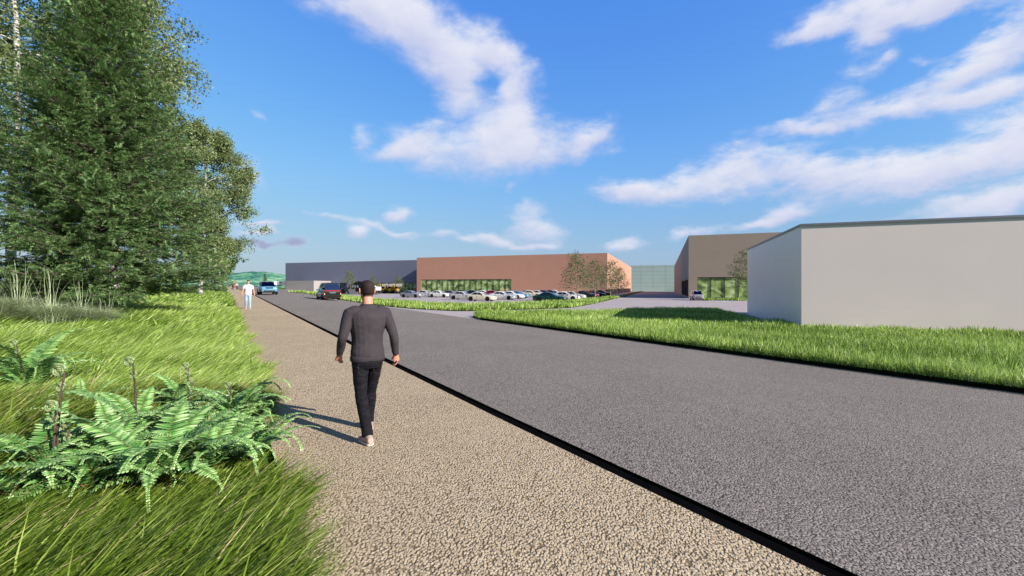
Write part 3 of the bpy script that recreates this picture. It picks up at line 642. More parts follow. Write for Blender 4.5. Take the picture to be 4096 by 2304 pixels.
# ---- pale feathery grass clumps under the spruce
M_PALE = leaf_mat('pale_feather_grass', [(0, (.32, .38, .18)), (.6, (.52, .58, .33)), (1, (.70, .74, .5))], .6, .2)
def feather(loc, n, h, sp, seed, label):
    r = np.random.default_rng(seed); root = loc; t = np.linspace(0, 1, 7); a = r.uniform(0, 6.28, n); R0 = np.abs(r.normal(0, .22, n))*sp
    b = np.stack([R0*np.cos(a), R0*np.sin(a), np.zeros(n)], 1); hh_ = h*r.uniform(.45, 1.15, n)**1.2; arch = r.uniform(.3, 1.25, n)*sp; tall = r.random(n) < .025
    hh_[tall] *= 1.3; arch[tall] *= .35
    wob = r.normal(0, .035, (n, 7, 3)); wob[:, 0] = 0
    P_ = b[:, None]+np.stack([np.cos(a)[:, None]*arch[:, None]*t**2, np.sin(a)[:, None]*arch[:, None]*t**2, hh_[:, None]*(t-.55*t**2.2*(~tall)[:, None])], -1)+np.cumsum(wob, 1)*.6
    sd = np.stack([-np.sin(a), np.cos(a), np.zeros(n)], 1)[:, None]*(.0065*(1-t*.75))[None, :, None]; V = np.stack([P_-sd, P_+sd], 2).reshape(-1, 3)
    k = np.arange(n)[:, None]*14+np.arange(6)[None]*2; k = k.ravel(); T = np.stack([k, k+1, k+3, k+2], 1)
    o = npmesh('feather_grass', V, T, {'rnd': np.repeat(r.uniform(0, 1, n), 14)}, M_PALE); o.location = loc
    tag(o, label, 'ornamental grass', 'feather grass clumps')
for i, (px, Y, n, h, sp, lb) in enumerate([(-60, 12.6, 650, 1.25, 1.0, 'pale feathery grass clump at the very left edge'), (75, 13.6, 800, 1.25, 1.1, 'big pale feathery grass clump left of the spruce trunk'),
        (200, 13.0, 700, 1.15, 1.0, 'pale feathery grass clump with tall curly stems near the spruce'), (330, 13.9, 560, 1.0, .9, 'low pale feathery grass clump just left of the spruce trunk'), (425, 14.6, 260, .85, .7, 'sparse feathery grass wisps in front of the spruce trunk')]):
    feather(G(px, Y), int(n*2.6), h, sp, 80+i, lb)

# ---- ferns
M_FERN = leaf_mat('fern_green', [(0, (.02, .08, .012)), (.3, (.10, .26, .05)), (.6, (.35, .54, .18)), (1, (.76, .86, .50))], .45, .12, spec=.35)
M_RACHIS = varied('fern_rachis', (.16, .10, .03), .6, .2, 10)
M_FIDDLE = leaf_mat('fiddlehead_green', [(0, (.20, .26, .09)), (1, (.40, .48, .24))], .6, .1)
M_SCALE = varied('brown_scaly_stem', (.085, .055, .04), .95, .6, 60, bump=.6, bscale=150)
FR = np.random.default_rng(99)
def frond_mesh(L_, arch, az_, tilt, wid, curl, twist=0.0):
    """arched frond in the local frame of its plant; pinnae are folded leaf blades, closely set"""
    K = 46; t = np.linspace(0, 1, K+1); ang = tilt-arch*t**1.25-curl*np.clip((t-.62)/.38, 0, 1)**2; st = L_/K
    x = np.concatenate([[0], np.cumsum(np.cos(ang[:-1]))*st]); z = np.concatenate([[0], np.cumsum(np.sin(ang[:-1]))*st]); sw = twist*t**2*L_
    C = np.stack([x, sw, z], 1); T = np.gradient(C, axis=0); T /= np.linalg.norm(T, axis=1, keepdims=True)
    S = np.cross(np.array([[0, 0, 1.]]), T); S /= np.linalg.norm(S, axis=1, keepdims=True)+1e-9
    # keep side vector continuous through the curl
    for i in range(1, len(S)):
        if np.dot(S[i], S[i-1]) < 0: S[i] = -S[i]
    Nn = np.cross(T, S); V, Q, rn = [], [], []
    for i in range(4, K):
        tt = t[i]; w = wid*math.sin(min(1, (tt-.02)*1.15+.10)**.75*math.pi)**.62*(1-.35*tt) if tt < .97 else wid*.12
        w = max(w, wid*.10); 
        for s in (-1, 1):
            ww = w*FR.uniform(.88, 1.08); d = (S[i]*s+T[i]*.28+Nn[i]*FR.normal(.10, .10)); d /= np.linalg.norm(d); p = C[i]; e = T[i]*st*.62; lift = Nn[i]*.0035; drp = Nn[i]*ww*.16
            k = len(V); V += [p-e*.5, p+e*.5, p+d*ww*.45-e*.72-lift, p+d*ww*.45+lift*2, p+d*ww*.45+e*.72-lift, p+d*ww*.82-e*.5-drp*.6, p+d*ww*.82+e*.5-drp*.6, p+d*ww-drp]
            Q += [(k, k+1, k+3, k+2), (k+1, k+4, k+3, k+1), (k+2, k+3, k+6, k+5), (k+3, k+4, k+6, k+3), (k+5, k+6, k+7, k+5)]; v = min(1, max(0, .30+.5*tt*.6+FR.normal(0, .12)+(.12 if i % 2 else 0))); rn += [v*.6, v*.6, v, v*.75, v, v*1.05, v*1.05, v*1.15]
    ca, sa = math.cos(az_), math.sin(az_); Rm = np.array([[ca, -sa, 0], [sa, ca, 0], [0, 0, 1]]); V = np.array(V)@Rm.T; C = C@Rm.T
    return V, Q, np.clip(rn, 0, 1), C
def add_frond(root, L_, arch, az_, tilt, wid, curl, off=(0, 0, 0), twist=0.0):
    V, Q, rn, C = frond_mesh(L_, arch, az_, tilt, wid, curl, twist); tri = []
    for q in Q:
        q2 = []
        for a in q:
            if a not in q2: q2.append(a)
        tri += [q2[:3]] + ([[q2[0], q2[2], q2[3]]] if len(q2) == 4 else [])
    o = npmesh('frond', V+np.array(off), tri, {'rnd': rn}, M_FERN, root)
    st = MB().tube([tuple(c+np.array(off)) for c in C[::3]], [.0042*(1-i/len(C[::3])*.75) for i in range(len(C[::3]))], 5).build('midrib', M_RACHIS, o, True)
    return o
def fiddle(root, base, h, lean, rad, seed, two=True):
    r = np.random.default_rng(seed); pts = [Vector(base)+Vector((lean[0]*t*t*h, lean[1]*t*t*h, h*t)) for t in np.linspace(0, 1, 8)]
    MB().tube(pts, [.012-.005*i/7 for i in range(8)], 7).build('stem', M_SCALE, root, True)
    tops = [(pts[-1], rad)]+([(pts[-2]+Vector((.02, 0, -.02)), rad*.72)] if two else [])
    for (p, rr) in tops:
        n = 48; th = np.linspace(0, 5.0*math.pi, n); ra = rr*(1-.78*np.linspace(0, 1, n)); c = p+Vector((-rr*.9, 0, rr*.35))
        sp_ = [(c.x+ra[i]*math.cos(th[i]+.2), c.y+.006*math.sin(i), c.z+ra[i]*math.sin(th[i]+.2)) for i in range(n)]
        V, Fq = tubes_np([(np.array(sp_), rr*.20*(1-.6*np.linspace(0, 1, n)))], 7); f = npmesh('fiddlehead', V, Fq, {'rnd': r.uniform(0, 1, len(V))}, M_FIDDLE, root, True)
        sc_ = MB()
        for i in range(1, n, 1):
            q = Vector(sp_[i]); o_ = Vector((math.cos(th[i]+.2), 0, math.sin(th[i]+.2))); b = rr*.15*(1-.6*i/n)
            sc_.tube([q+Vector((0, -b*.6, 0)), q+Vector((0, -b*1.15, 0))+o_*b*.35, q+Vector((0, -b*.9, 0))+o_*b*1.15], [b*.34, b*.3, b*.05], 4)
        sc_.build('scales', M_SCALE if False else M_FIDDLE, f); me = sc_
def fern(px, py, nf, L_, seed, label, fids=(), wid=.085, up=.9, azs=None):
    global FR
    FR = np.random.default_rng(seed); x, y = gp(px, py); root = empty('fern', (x, y, Hxy(x, y)+.02), 0, label=label, cat='fern', group='ferns in the foreground grass')
    for i in range(nf):
        a = (i+.5)*2*math.pi/nf+FR.normal(0, .3) if azs is None else azs[i]; l = L_*FR.uniform(.72, 1.15); tilt = FR.uniform(.55, 1.25)*up
        add_frond(root, l, FR.uniform(1.1, 1.9)*(.8+.3*up), a, tilt, wid*.88*l/.7*FR.uniform(.85, 1.15), FR.choice([0, 0, .5, 1.2, 3.2]), (FR.normal(0, .03), FR.normal(0, .03), 0), FR.normal(0, .12))
    for i, (fx, fy, h, rad) in enumerate(fids): fiddle(root, (fx, fy, 0), h, (FR.normal(0, .1), FR.normal(0, .05)), rad, seed+i)
    return root
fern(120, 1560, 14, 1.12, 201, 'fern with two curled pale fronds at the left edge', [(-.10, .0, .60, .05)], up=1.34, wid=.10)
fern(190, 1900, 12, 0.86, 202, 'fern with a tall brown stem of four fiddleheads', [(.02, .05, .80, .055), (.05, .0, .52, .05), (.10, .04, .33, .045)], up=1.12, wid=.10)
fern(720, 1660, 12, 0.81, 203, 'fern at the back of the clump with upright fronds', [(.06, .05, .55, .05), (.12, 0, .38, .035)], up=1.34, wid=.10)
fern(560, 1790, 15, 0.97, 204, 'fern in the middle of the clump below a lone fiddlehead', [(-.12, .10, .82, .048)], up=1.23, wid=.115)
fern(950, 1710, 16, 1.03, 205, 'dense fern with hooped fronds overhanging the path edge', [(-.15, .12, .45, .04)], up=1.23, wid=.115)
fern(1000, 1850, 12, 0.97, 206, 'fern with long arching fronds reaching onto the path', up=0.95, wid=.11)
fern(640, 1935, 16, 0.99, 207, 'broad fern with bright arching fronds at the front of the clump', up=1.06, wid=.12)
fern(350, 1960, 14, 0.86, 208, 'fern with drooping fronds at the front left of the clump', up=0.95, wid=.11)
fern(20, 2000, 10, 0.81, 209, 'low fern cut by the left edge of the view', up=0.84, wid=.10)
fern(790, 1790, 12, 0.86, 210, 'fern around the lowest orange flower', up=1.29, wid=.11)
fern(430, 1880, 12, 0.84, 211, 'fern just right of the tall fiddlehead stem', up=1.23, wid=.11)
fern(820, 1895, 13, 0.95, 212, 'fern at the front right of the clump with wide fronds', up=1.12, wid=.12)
fern(330, 1640, 9, .62, 213, 'small lone fern up the bank behind the tall fiddlehead stem', up=1.1, wid=.09)
fern(1040, 1680, 9, .60, 214, 'dark upright fern at the path edge beside the shadow', up=1.3, wid=.09)
# orange flowers among the ferns
M_ORANGE = varied('orange_petal', (.75, .22, .02), .5, .2, 30)
for i, (px, py) in enumerate([(800, 1790), (845, 1775), (790, 1900), (1000, 1700)]):
    x, y = gp(px, py); z = Hxy(x, y)+.20+.05*(i % 2); f = MB(); r = random.Random(i)
    root = empty('flower', (x, y, z-.2), 0, label='small orange flower among the ferns, %s' % ['left of the upper pair', 'right of the upper pair', 'the lowest, under a frond', 'in the far ferns'][i], cat='flower', group='orange flowers')
    for k in range(6):
        a = k*math.pi/3+r.random(); f.loft([[(0, 0, .2), (.003, 0, .2), (.0, .003, .2)], [(.02*math.cos(a-.4), .02*math.sin(a-.4), .215), (.03*math.cos(a), .03*math.sin(a), .217), (.02*math.cos(a+.4), .02*math.sin(a+.4), .215)]])
    f.build('petals', M_ORANGE, root); MB().tube([(0, 0, 0), (.01, 0, .1), (0, 0, .2)], .003, 5).build('stem', M_FERN, root)

# ------------------------------------------------------------------ vehicles
def paint(name, c, rough=.28, metal=.0, coat=.6): return Mt(name, c, rough, metal, .5, coat).m
M_TYRE = varied('tyre_rubber', (.012, .012, .012), .85, .2, 20, spec=.2)
M_RIM = Mt('alloy_rim', (.55, .57, .6), .25, .9).m
M_CGLASS = Mt('car_glass', (.008, .010, .022), .05, 0, .9).m
M_WSGLASS = Mt('windscreen_glass', (.09, .14, .27), .06, 1).m
M_CHROME = Mt('chrome', (.7, .7, .72), .15, 1).m
M_HEAD = Mt('headlight_lens', (.45, .5, .6), .1, .3, .8).m
M_TAIL = Mt('tail_lamp_red', (.42, .010, .012), .2, 0, .6).m
M_AMBER = Mt('orange_reflector', (.75, .10, .02), .25).m
M_PLASTIC = varied('black_trim', (.012, .012, .013), .55, .2, 10)
M_PLATE = varied('plate_panel', (.10, .10, .13), .5, .1, 10)
def lerp(a, b, t): return a+(b-a)*t
def wheel(root, x, y, r, w=.21):
    s = 1 if y > 0 else -1; o = empty('wheel', (x, y, r)); o.parent = root
    MB().lathe([(-w/2, r*.62), (-w/2, r*.93), (-w*.36, r), (w*.36, r), (w/2, r*.93), (w/2, r*.62)], (0, 0, 0), 'Y', 28).build('tyre', M_TYRE, o, True, auto=True)
    m = MB(); m.lathe([(s*w*.1, r*.64), (s*w*.44, r*.64), (s*w*.47, r*.58), (s*w*.2, r*.55), (s*w*.1, r*.2)], (0, 0, 0), 'Y', 28)
    for k in range(5):
        a = k*2*math.pi/5; c, d = math.cos(a), math.sin(a); rr = r*.58
        m.loft([[(c*rr*.1-d*.045, s*w*.28, d*rr*.1+c*.045), (c*rr*.1+d*.045, s*w*.28, d*rr*.1-c*.045), (c*rr*.1+d*.045, s*w*.42, d*rr*.1-c*.045), (c*rr*.1-d*.045, s*w*.42, d*rr*.1+c*.045)],
                [(c*rr-d*.035, s*w*.28, d*rr+c*.035), (c*rr+d*.035, s*w*.28, d*rr-c*.035), (c*rr+d*.035, s*w*.44, d*rr-c*.035), (c*rr-d*.035, s*w*.44, d*rr+c*.035)]])
    m.lathe([(s*w*.2, .06), (s*w*.46, .055), (s*w*.47, .02)], (0, 0, 0), 'Y', 12); m.build('rim', M_RIM, o, False)
    return o
def cut(o, cylinders):
    """subtract wheel-arch cylinders from a body shell"""
    cm = MB()
    for (x, y, r) in cylinders: s = 1 if y > 0 else -1; cm.lathe([(0, r), (s*.5, r)], (x, y-s*.12, r*.93), 'Y', 28)
    c = cm.build('cutter', M_TYRE); md = o.modifiers.new('b', 'BOOLEAN'); md.object = c; md.operation = 'DIFFERENCE'; md.solver = 'EXACT'
    me = evaluated([o, c], o); o.modifiers.clear(); old = o.data; o.data = me
    if len(me.materials) > 1:
        while len(me.materials) > 1: me.materials.pop()
    me.polygons.foreach_set('material_index', [0]*len(me.polygons)); bpy.data.objects.remove(c); me.polygons.foreach_set('use_smooth', [True]*len(me.polygons)); me.set_sharp_from_angle(angle=R(35))
def make_vehicle(name, sp, pm, roofm=None, **k):
    root = empty(name, **k); W = sp['W']; rw = sp['rw']; ax = sp['axles']; tw = W/2-.12
    rings = []
    for (x, zb, zt, w) in sp['body']:
        h = zt-zb; half = [(0, zb), (.84*w, zb), (.96*w, zb+.07*h), (w, zb+.42*h), (.995*w, zb+.62*h), (.965*w, zb+.82*h), (.915*w, zt-.025), (.80*w, zt+.012), (.4*w, zt+.035), (0, zt+.042)]
        rings.append([(x, y, z) for y, z in half]+[(x, -y, z) for y, z in half[-2:0:-1]])
    b = MB().loft(rings).build('body', pm, root, True, auto=True); cut(b, [(a, s*tw, rw+.055) for a in ax for s in (-1, 1)])
    # dark wheel housings and underbody
    u = MB(); u.bbox(sp['body'][1][0]+.3, sp['body'][-2][0]-.3, -tw+.12, tw-.12, sp['body'][4][1]-.03, sp['body'][4][1]+.45); u.build('underbody', M_PLASTIC, root)
    g = sp['cab']; xb2, xb1, xt2, xt1, zb2, zb1, zt, wb, wt = g
    def S(u_, v, side, off=0.0):
        pl_ = 1-.10*(2*u_-1)**2; z0 = lerp(zb2, zb1, u_); z1 = zt-.045-.035*(2*u_-1)**2-.02*max(0, 2*u_-1)
        return (lerp(lerp(xb2, xb1, u_), lerp(xt2, xt1, u_), v), side*(lerp(wb, wt, v)*pl_+.035*math.sin(math.pi*v)+off), lerp(z0-.03, z1, v))
    rings = []
    for i in range(11):
        u_ = i/10; L_ = [S(u_, v, 1) for v in (0, .25, .5, .75, .93, 1)]; e = L_[-1]; top = [(e[0], e[1]*.90, e[2]+.030), (e[0], e[1]*.55, e[2]+.045), (e[0], 0, e[2]+.05)]
        half = L_+top; rings.append(half+[(x, -y, z) for x, y, z in half[-2::-1]])
    gh = MB().loft(rings).build('cabin', roofm or pm, root, True, auto=True)
    if roofm:
        rr = []
        for i in range(11):
            u_ = i/10; e = S(u_, 1, 1, .01); half = [S(u_, .9, 1, .008), e, (e[0], e[1]*.90, e[2]+.04), (e[0], e[1]*.55, e[2]+.055), (e[0], 0, e[2]+.06)]; rr.append(half+[(x, -y, z) for x, y, z in half[-2::-1]])
        MB().loft(rr).build('roof', roofm, root, True, auto=True)
    for side in (-1, 1):
        for (u0, u1, v0, v1, sk0, sk1) in sp['win']:
            V, Fq = [], []; nu, nv = 6, 4
            for a in range(nu+1):
                for c in range(nv+1):
                    v = lerp(v0, v1, c/nv); uu = lerp(lerp(u0, u0+sk0, c/nv), lerp(u1, u1+sk1, c/nv), a/nu); V.append(S(uu, v, side, .009))
            for a in range(nu):
                for c in range(nv): q = a*(nv+1)+c; Fq.append((q, q+1, q+nv+2, q+nv+1))
            MB().add(V, Fq).build('side_window', M_CGLASS, root, True)
    for (u_, sgn, nm) in ((1, 1, 'windscreen'), (0, -1, 'rear_window')):
        V, Fq = [], []; nu, nv = 8, 5; v0, v1 = sp.get('ws' if sgn > 0 else 'rw_', (.10, .93))
        for a in range(nu+1):
            for c in range(nv+1):
                t = -1+2*a/nu; v = lerp(v0, v1, c/nv); p = S(u_, v, 1); V.append((p[0]+sgn*(.012+.05*(1-t*t)*0+.02), t*(p[1]-.055), p[2]))
        for a in range(nu):
            for c in range(nv): q = a*(nv+1)+c; Fq.append((q, q+1, q+nv+2, q+nv+1))
        k0 = len(V); V += [(x-sgn*.05, y, z) for x, y, z in V]; edge = [a*(nv+1) for a in range(nu+1)]+[nu*(nv+1)+c for c in range(1, nv+1)]+[a*(nv+1)+nv for a in range(nu-1, -1, -1)]+[c for c in range(nv-1, 0, -1)]
        for a, c in zip(edge, edge[1:]+edge[:1]): Fq.append((a, c, c+k0, a+k0))
        MB().add(V, Fq).build(nm, M_WSGLASS, root, True, auto=True)
    for a in ax:
        for s in (-1, 1): wheel(root, a, s*tw, rw, sp.get('tw', .21))
    for s in (-1, 1):
        mx_, my_, mz_ = sp['mirror']; mm = MB(); mm.M = Matrix.Translation((mx_, s*my_, mz_)); mm.loft([[(-.07, s*0, -.05), (.05, s*0, -.05), (.06, 0, .05), (-.07, 0, .06)], [(-.08, s*.17, -.07), (.06, s*.15, -.05), (.06, s*.15, .07), (-.08, s*.17, .08)]]); mm.build('wing_mirror', pm if not roofm else pm, root, bevel=.01)
    return root, S
def part(root, nm, m, *boxes, bevel=.015, parent=None):
    b = MB()
    for (c, d, *r) in boxes: b.box(c, d, *(r or ()))
    return b.build(nm, m, parent or root, bevel=bevel)
def sidelines(root, sp, xs, m=M_PLASTIC):
    W = sp['W']/2
# sedan ---------------------------------------------------------------
SED = dict(W=1.85, rw=.335, axles=(-1.42, 1.38), mirror=(.62, .80, .98),
    body=[(-2.43, .46, .78, .55), (-2.38, .32, .93, .76), (-2.15, .25, .985, .87), (-1.75, .21, 1.0, .915), (-1.1, .19, .985, .925), (-.3, .185, .965, .93), (.5, .185, .95, .93), (1.0, .19, .925, .925), (1.5, .20, .875, .915), (2.0, .215, .80, .88), (2.28, .23, .72, .79), (2.40, .27, .65, .66), (2.44, .36, .58, .5)],
    cab=(-1.88, 1.12, -.98, .18, .985, .93, 1.45, .815, .60), win=[(.13, .505, .16, .86, .02, .0), (.535, .90, .16, .86, .0, -.07)])
PC = {n: paint('car_paint_'+n, c, .25, mt) for n, c, mt in [('silver_grey', (.33, .31, .30), .3), ('pearl', (.58, .54, .50), .1), ('white', (.80, .76, .70), 0), ('grey', (.20, .19, .20), .3), ('black', (.012, .012, .014), .0), ('midnight', (.008, .012, .03), 0),
      ('cream', (.72, .63, .46), 0), ('red', (.28, .012, .014), 0), ('steel_blue', (.10, .27, .38), .2), ('navy', (.03, .06, .12), .1), ('green', (.004, .035, .020), 0), ('maroon', (.07, .006, .012), 0)]}
sedan, _ = make_vehicle('sedan_car', SED, PC['silver_grey'])
for s in (-1, 1):
    part(sedan, 'headlight', M_HEAD, ((2.20, s*.66, .66), (.26, .22, .12), s*-.55, 0, .25), bevel=.03); part(sedan, 'tail_light', M_TAIL, ((-2.30, s*.70, .80), (.18, .22, .16), s*.4, 0, 0), bevel=.03)
    part(sedan, 'door_handle', M_CHROME, ((-.05, s*.935, .80), (.16, .02, .03)), ((-.95, s*.93, .81), (.16, .02, .03)), bevel=0)
part(sedan, 'grille', M_PLASTIC, ((2.425, 0, .59), (.06, .52, .11)), bevel=.01); part(sedan, 'air_intake', M_PLASTIC, ((2.37, 0, .36), (.10, .90, .10)), bevel=.01)
part(sedan, 'grille_bar', M_CHROME, ((2.462, 0, .59), (.01, .48, .015)), ((2.462, 0, .63), (.01, .50, .012)), bevel=0)
part(sedan, 'rear_bumper_plate', M_PLATE, ((-2.42, 0, .66), (.05, .5, .13)), bevel=.005)
part(sedan, 'door_seam', M_PLASTIC, *[((x, s*.925, .62), (.010, .012, .62)) for s in (-1, 1) for x in (-1.12, -.40, .58)], bevel=0)
SEATM = varied('pale_seat', (.45, .45, .5), .8, .1, 5)
CARS = [ # photo column, base row, paint, label
 (1647, 1190.7, 'silver_grey', 'silver grey sedan alone at the left end of the parked cars'), (1703, 1187.6, 'pearl', 'pale sedan tucked behind the leftmost silver one'), (1759, 1189.8, 'white', 'bright white sedan second in the leftmost front group'),
 (1806, 1187.4, 'grey', 'mid grey sedan behind and right of the left white one'), (1855, 1184.6, 'black', 'black sedan in the back row below the glazing, left of a navy one'), (1896, 1185.2, 'midnight', 'very dark blue sedan in the back row below the glazing'),
 (1937, 1185.4, 'white', 'white sedan in the back row between a dark and a red car'), (1852, 1198.6, 'pearl', 'pale silver sedan just left of and behind the cream front one'), (1925, 1204.6, 'cream', 'cream sedan at the front of the car park, left of the dark green one'),
 (1974, 1187.8, 'red', 'red sedan mostly hidden behind the cream and white ones'), (2011, 1199.2, 'white', 'white sedan just right of the cream front one'), (2047, 1195.4, 'white', 'white sedan between another white one and the steel blue one'),
 (2070, 1193.6, 'steel_blue', 'steel blue sedan nose showing right of two white ones'), (2127, 1188.8, 'cream', 'cream sedan in the middle row before the terracotta wall'), (2112, 1183.2, 'pearl', 'pale sedan roof farthest back above the middle cream one'),
 (2152, 1186, 'pearl', 'pearl sedan just right of the middle cream one'), (2180, 1184.6, 'navy', 'navy sedan in the back row above the dark green one'), (2206, 1183.8, 'navy', 'navy sedan farther right in the back row beside a white one'),
 (2222, 1182.8, 'white', 'white sedan at the right end of the back row'), (2201, 1210.3, 'green', 'dark green sedan nearest the camera behind the verge'), (2262, 1201.6, 'white', 'white sedan immediately right of the dark green one'),
 (2290, 1197.2, 'pearl', 'pearl white sedan second right of the dark green one'), (2337, 1194.4, 'black', 'black sedan behind the nearest young tree'), (2349, 1191, 'red', 'red sedan hidden behind the black one by the young trees'),
 (2378, 1188.4, 'midnight', 'dark blue sedan between the first two young trees'), (2407, 1184.8, 'maroon', 'dark maroon sedan at the right end of the parked cars')]
HEAD = math.atan2(A_.y, A_.x)
for i, (px, base, pc, lb) in enumerate(CARS):
    Y = 2.18*F/(base-HY)+.85; o = sedan if i == 0 else copy_tree(sedan); o.location = (at(px, Y), Y, LOT); o.rotation_euler = (0, 0, HEAD)
    tag(o, lb, 'car', 'parked sedans')
    for ch in o.children:
        if ch.name.split('.')[0] in ('body', 'cabin', 'wing_mirror'): ch.material_slots[0].link = 'OBJECT'; ch.material_slots[0].material = PC[pc]
# parking bay lines beside the cars
bl = MB()
for i, (px, base, pc, lb) in enumerate(CARS):
    Y = 2.18*F/(base-HY)+.85; c = Vector((at(px, Y), Y, 0))
    for s in (-1.32, 1.32):
        q = c+DP*s; bl.box((q.x, q.y, LOT+.006+.0007*i+(.0003 if s > 0 else 0)), (5.0, .11, .002), HEAD)
bl.build('bay_lines', M_LINE)['kind'] = 'structure'
bl = MB()
for (px, y_) in ((2885, 1207.5),): c = Vector((at(px, 2.18*F/(y_-HY)), 2.18*F/(y_-HY), 0)); bl.box((c.x, c.y, LOT+.006), (.12, 5, .004), HEAD+.6)
q = islc-DP*1.9-A_*1; bl.box((q.x+2, q.y-.7, LOT+.007), (14, .14, .05), HEAD); q = q-A_*3-DP*2.4; bl.box((q.x, q.y, LOT+.006), (.14, 5, .004), HEAD)
bl.build('island_lines', M_LINE)['kind'] = 'structure'

# blue off-roader, coming towards the camera -------------------------------------------
SUVP = paint('sky_blue_paint', (.12, .33, .50), .3, .1); M_NAVYROOF = paint('dark_roof_paint', (.010, .012, .03), .2)
SUV = dict(W=2.0, rw=.37, tw=.26, axles=(-1.45, 1.47), mirror=(.75, .93, 1.10),
    body=[(-2.38, .55, 1.0, .80), (-2.34, .42, 1.08, .92), (-2.1, .36, 1.10, .97), (-1.5, .32, 1.10, .99), (-.8, .31, 1.09, 1.0), (0, .31, 1.08, 1.0), (.9, .31, 1.06, 1.0), (1.5, .32, 1.04, .985), (2.05, .34, 1.02, .96), (2.28, .36, .97, .90), (2.37, .40, .90, .84), (2.40, .5, .80, .78)],
    cab=(-2.25, 1.10, -1.95, .40, 1.09, 1.06, 1.72, .88, .70), win=[(.06, .33, .10, .86, .05, 0), (.36, .62, .10, .86, 0, 0), (.65, .92, .10, .86, 0, -.06)])
suv, _ = make_vehicle('off_road_car', SUV, SUVP, M_NAVYROOF)
part(suv, 'grille', M_PLASTIC, ((2.39, 0, .86), (.08, .86, .17)), bevel=.02); part(suv, 'grille_bar', M_CHROME, ((2.435, 0, .90), (.01, .62, .015)), ((2.435, 0, .83), (.01, .62, .015)), bevel=0)
for s in (-1, 1):
    part(suv, 'headlight', M_HEAD, ((2.33, s*.70, .88), (.12, .34, .075), s*-.3), bevel=.02)
part(suv, 'lower_bumper', M_PLASTIC, ((2.33, 0, .47), (.20, 1.30, .17)), bevel=.03); part(suv, 'skid_plate', M_PLATE, ((2.25, 0, .36), (.16, 1.0, .07)), bevel=.01)
part(suv, 'badge', M_CHROME, ((2.44, 0, .865), (.012, .10, .05)), bevel=.004)
c = G(1069, 57.0); suv.location = (c[0], c[1], float(Hxy(c[0], c[1]))+.012); suv.rotation_euler = (0, 0, math.atan2(-U.y, -U.x)+R(2))
tag(suv, 'sky blue off-road car with dark roof driving towards the camera', 'car')
# person at the wheel is not visible through the dark glass at this size

# black people carrier driving away ---------------------------------------------------
VANP = paint('gloss_black_paint', (.008, .009, .006), .2, 0, .5)
VAN = dict(W=1.88, rw=.345, tw=.22, axles=(-1.5, 1.5), mirror=(1.35, .86, 1.12),
    body=[(-2.44, .50, .98, .82), (-2.42, .30, 1.04, .90), (-2.25, .24, 1.06, .925), (-1.5, .21, 1.05, .935), (-.8, .20, 1.04, .94), (0, .20, 1.03, .94), (.9, .20, 1.02, .94), (1.6, .21, 1.0, .93), (2.1, .23, .95, .90), (2.38, .27, .85, .82), (2.45, .36, .74, .70)],
    cab=(-2.40, 2.02, -2.16, 1.02, 1.05, .99, 1.93, .86, .72), win=[(.04, .26, .12, .84, .02, 0), (.29, .54, .12, .84, 0, 0), (.57, .86, .12, .84, 0, -.08)], rw_=(.04, .86))
van, _ = make_vehicle('people_carrier', VAN, VANP, paint('dark_blue_roof', (.01, .014, .04), .1))
part(van, 'red_tail_band', M_TAIL, ((-2.435, 0, 1.04), (.06, 1.70, .09)), bevel=.02); part(van, 'chrome_strip', M_CHROME, ((-2.46, 0, .955), (.03, 1.30, .022)), bevel=0)
part(van, 'plate_panel', M_PLATE, ((-2.45, 0, .84), (.03, .62, .17)), bevel=.005)
part(van, 'bumper_crease', M_PLASTIC, ((-2.455, 0, .52), (.04, 1.5, .03)), bevel=.008)
part(van, 'window_edge_strip', M_CHROME, ((-2.40, 0, 1.115), (.03, 1.50, .02)), bevel=0)
for s in (-1, 1):
    t_ = part(van, 'tail_light', M_TAIL, ((-2.44, s*.82, .80), (.05, .10, .14)), bevel=.01); part(van, 'lamp_lens', Mt('lamp_lens', (.85, .6, .45), .2).m, ((-2.445, s*.82, .68), (.05, .09, .13)), bevel=.01, parent=t_)
    part(van, 'reflector', M_TAIL, ((-2.44, s*.78, .31), (.05, .22, .04)), bevel=.005)
vY = 49.04; vx = -20.72; van.location = (vx, vY, Hxy(vx, vY)+.014); van.rotation_euler = (0, 0, math.atan2(U.y, U.x))
tag(van, 'glossy black people carrier with red tail band driving away', 'people carrier')

# silver mini van by the taupe warehouse ----------------------------------------------
MINI = dict(W=1.70, rw=.30, tw=.19, axles=(-1.15, 1.15), mirror=(.85, .74, 1.02),
    body=[(-1.78, .5, .9, .7), (-1.74, .32, .98, .80), (-1.5, .25, 1.0, .84), (-.9, .2, 1.0, .85), (-.4, .2, .99, .85), (.2, .2, .98, .85), (.8, .2, .97, .85), (1.2, .21, .95, .84), (1.55, .23, .88, .80), (1.74, .27, .78, .72), (1.79, .36, .66, .62)],
    cab=(-1.72, 1.25, -1.5, .45, .99, .96, 1.68, .76, .62), win=[(.05, .32, .12, .86, .02, 0), (.35, .62, .12, .86, 0, 0), (.65, .9, .12, .86, 0, -.08)])
MP = paint('warm_silver_paint', (.42, .40, .38), .3, .3)
mini, _ = make_vehicle('mini_van', MINI, MP)
part(mini, 'grille', M_PLASTIC, ((1.75, 0, .66), (.10, .80, .07)), ((1.75, 0, .42), (.12, 1.0, .16)), bevel=.02); part(mini, 'grille_bar', M_CHROME, ((1.80, 0, .71), (.02, .7, .02)), bevel=0)
for s in (-1, 1): part(mini, 'headlight', M_HEAD, ((1.62, s*.58, .76), (.26, .26, .16), s*-.7, 0, .3), bevel=.04)
mini.location = (at(2787, 71.5), 71.5, LOT); mini.rotation_euler = (0, 0, math.atan2(-DP.y, -DP.x)+R(6)); tag(mini, 'silver mini van parked in front of the taupe warehouse', 'van')

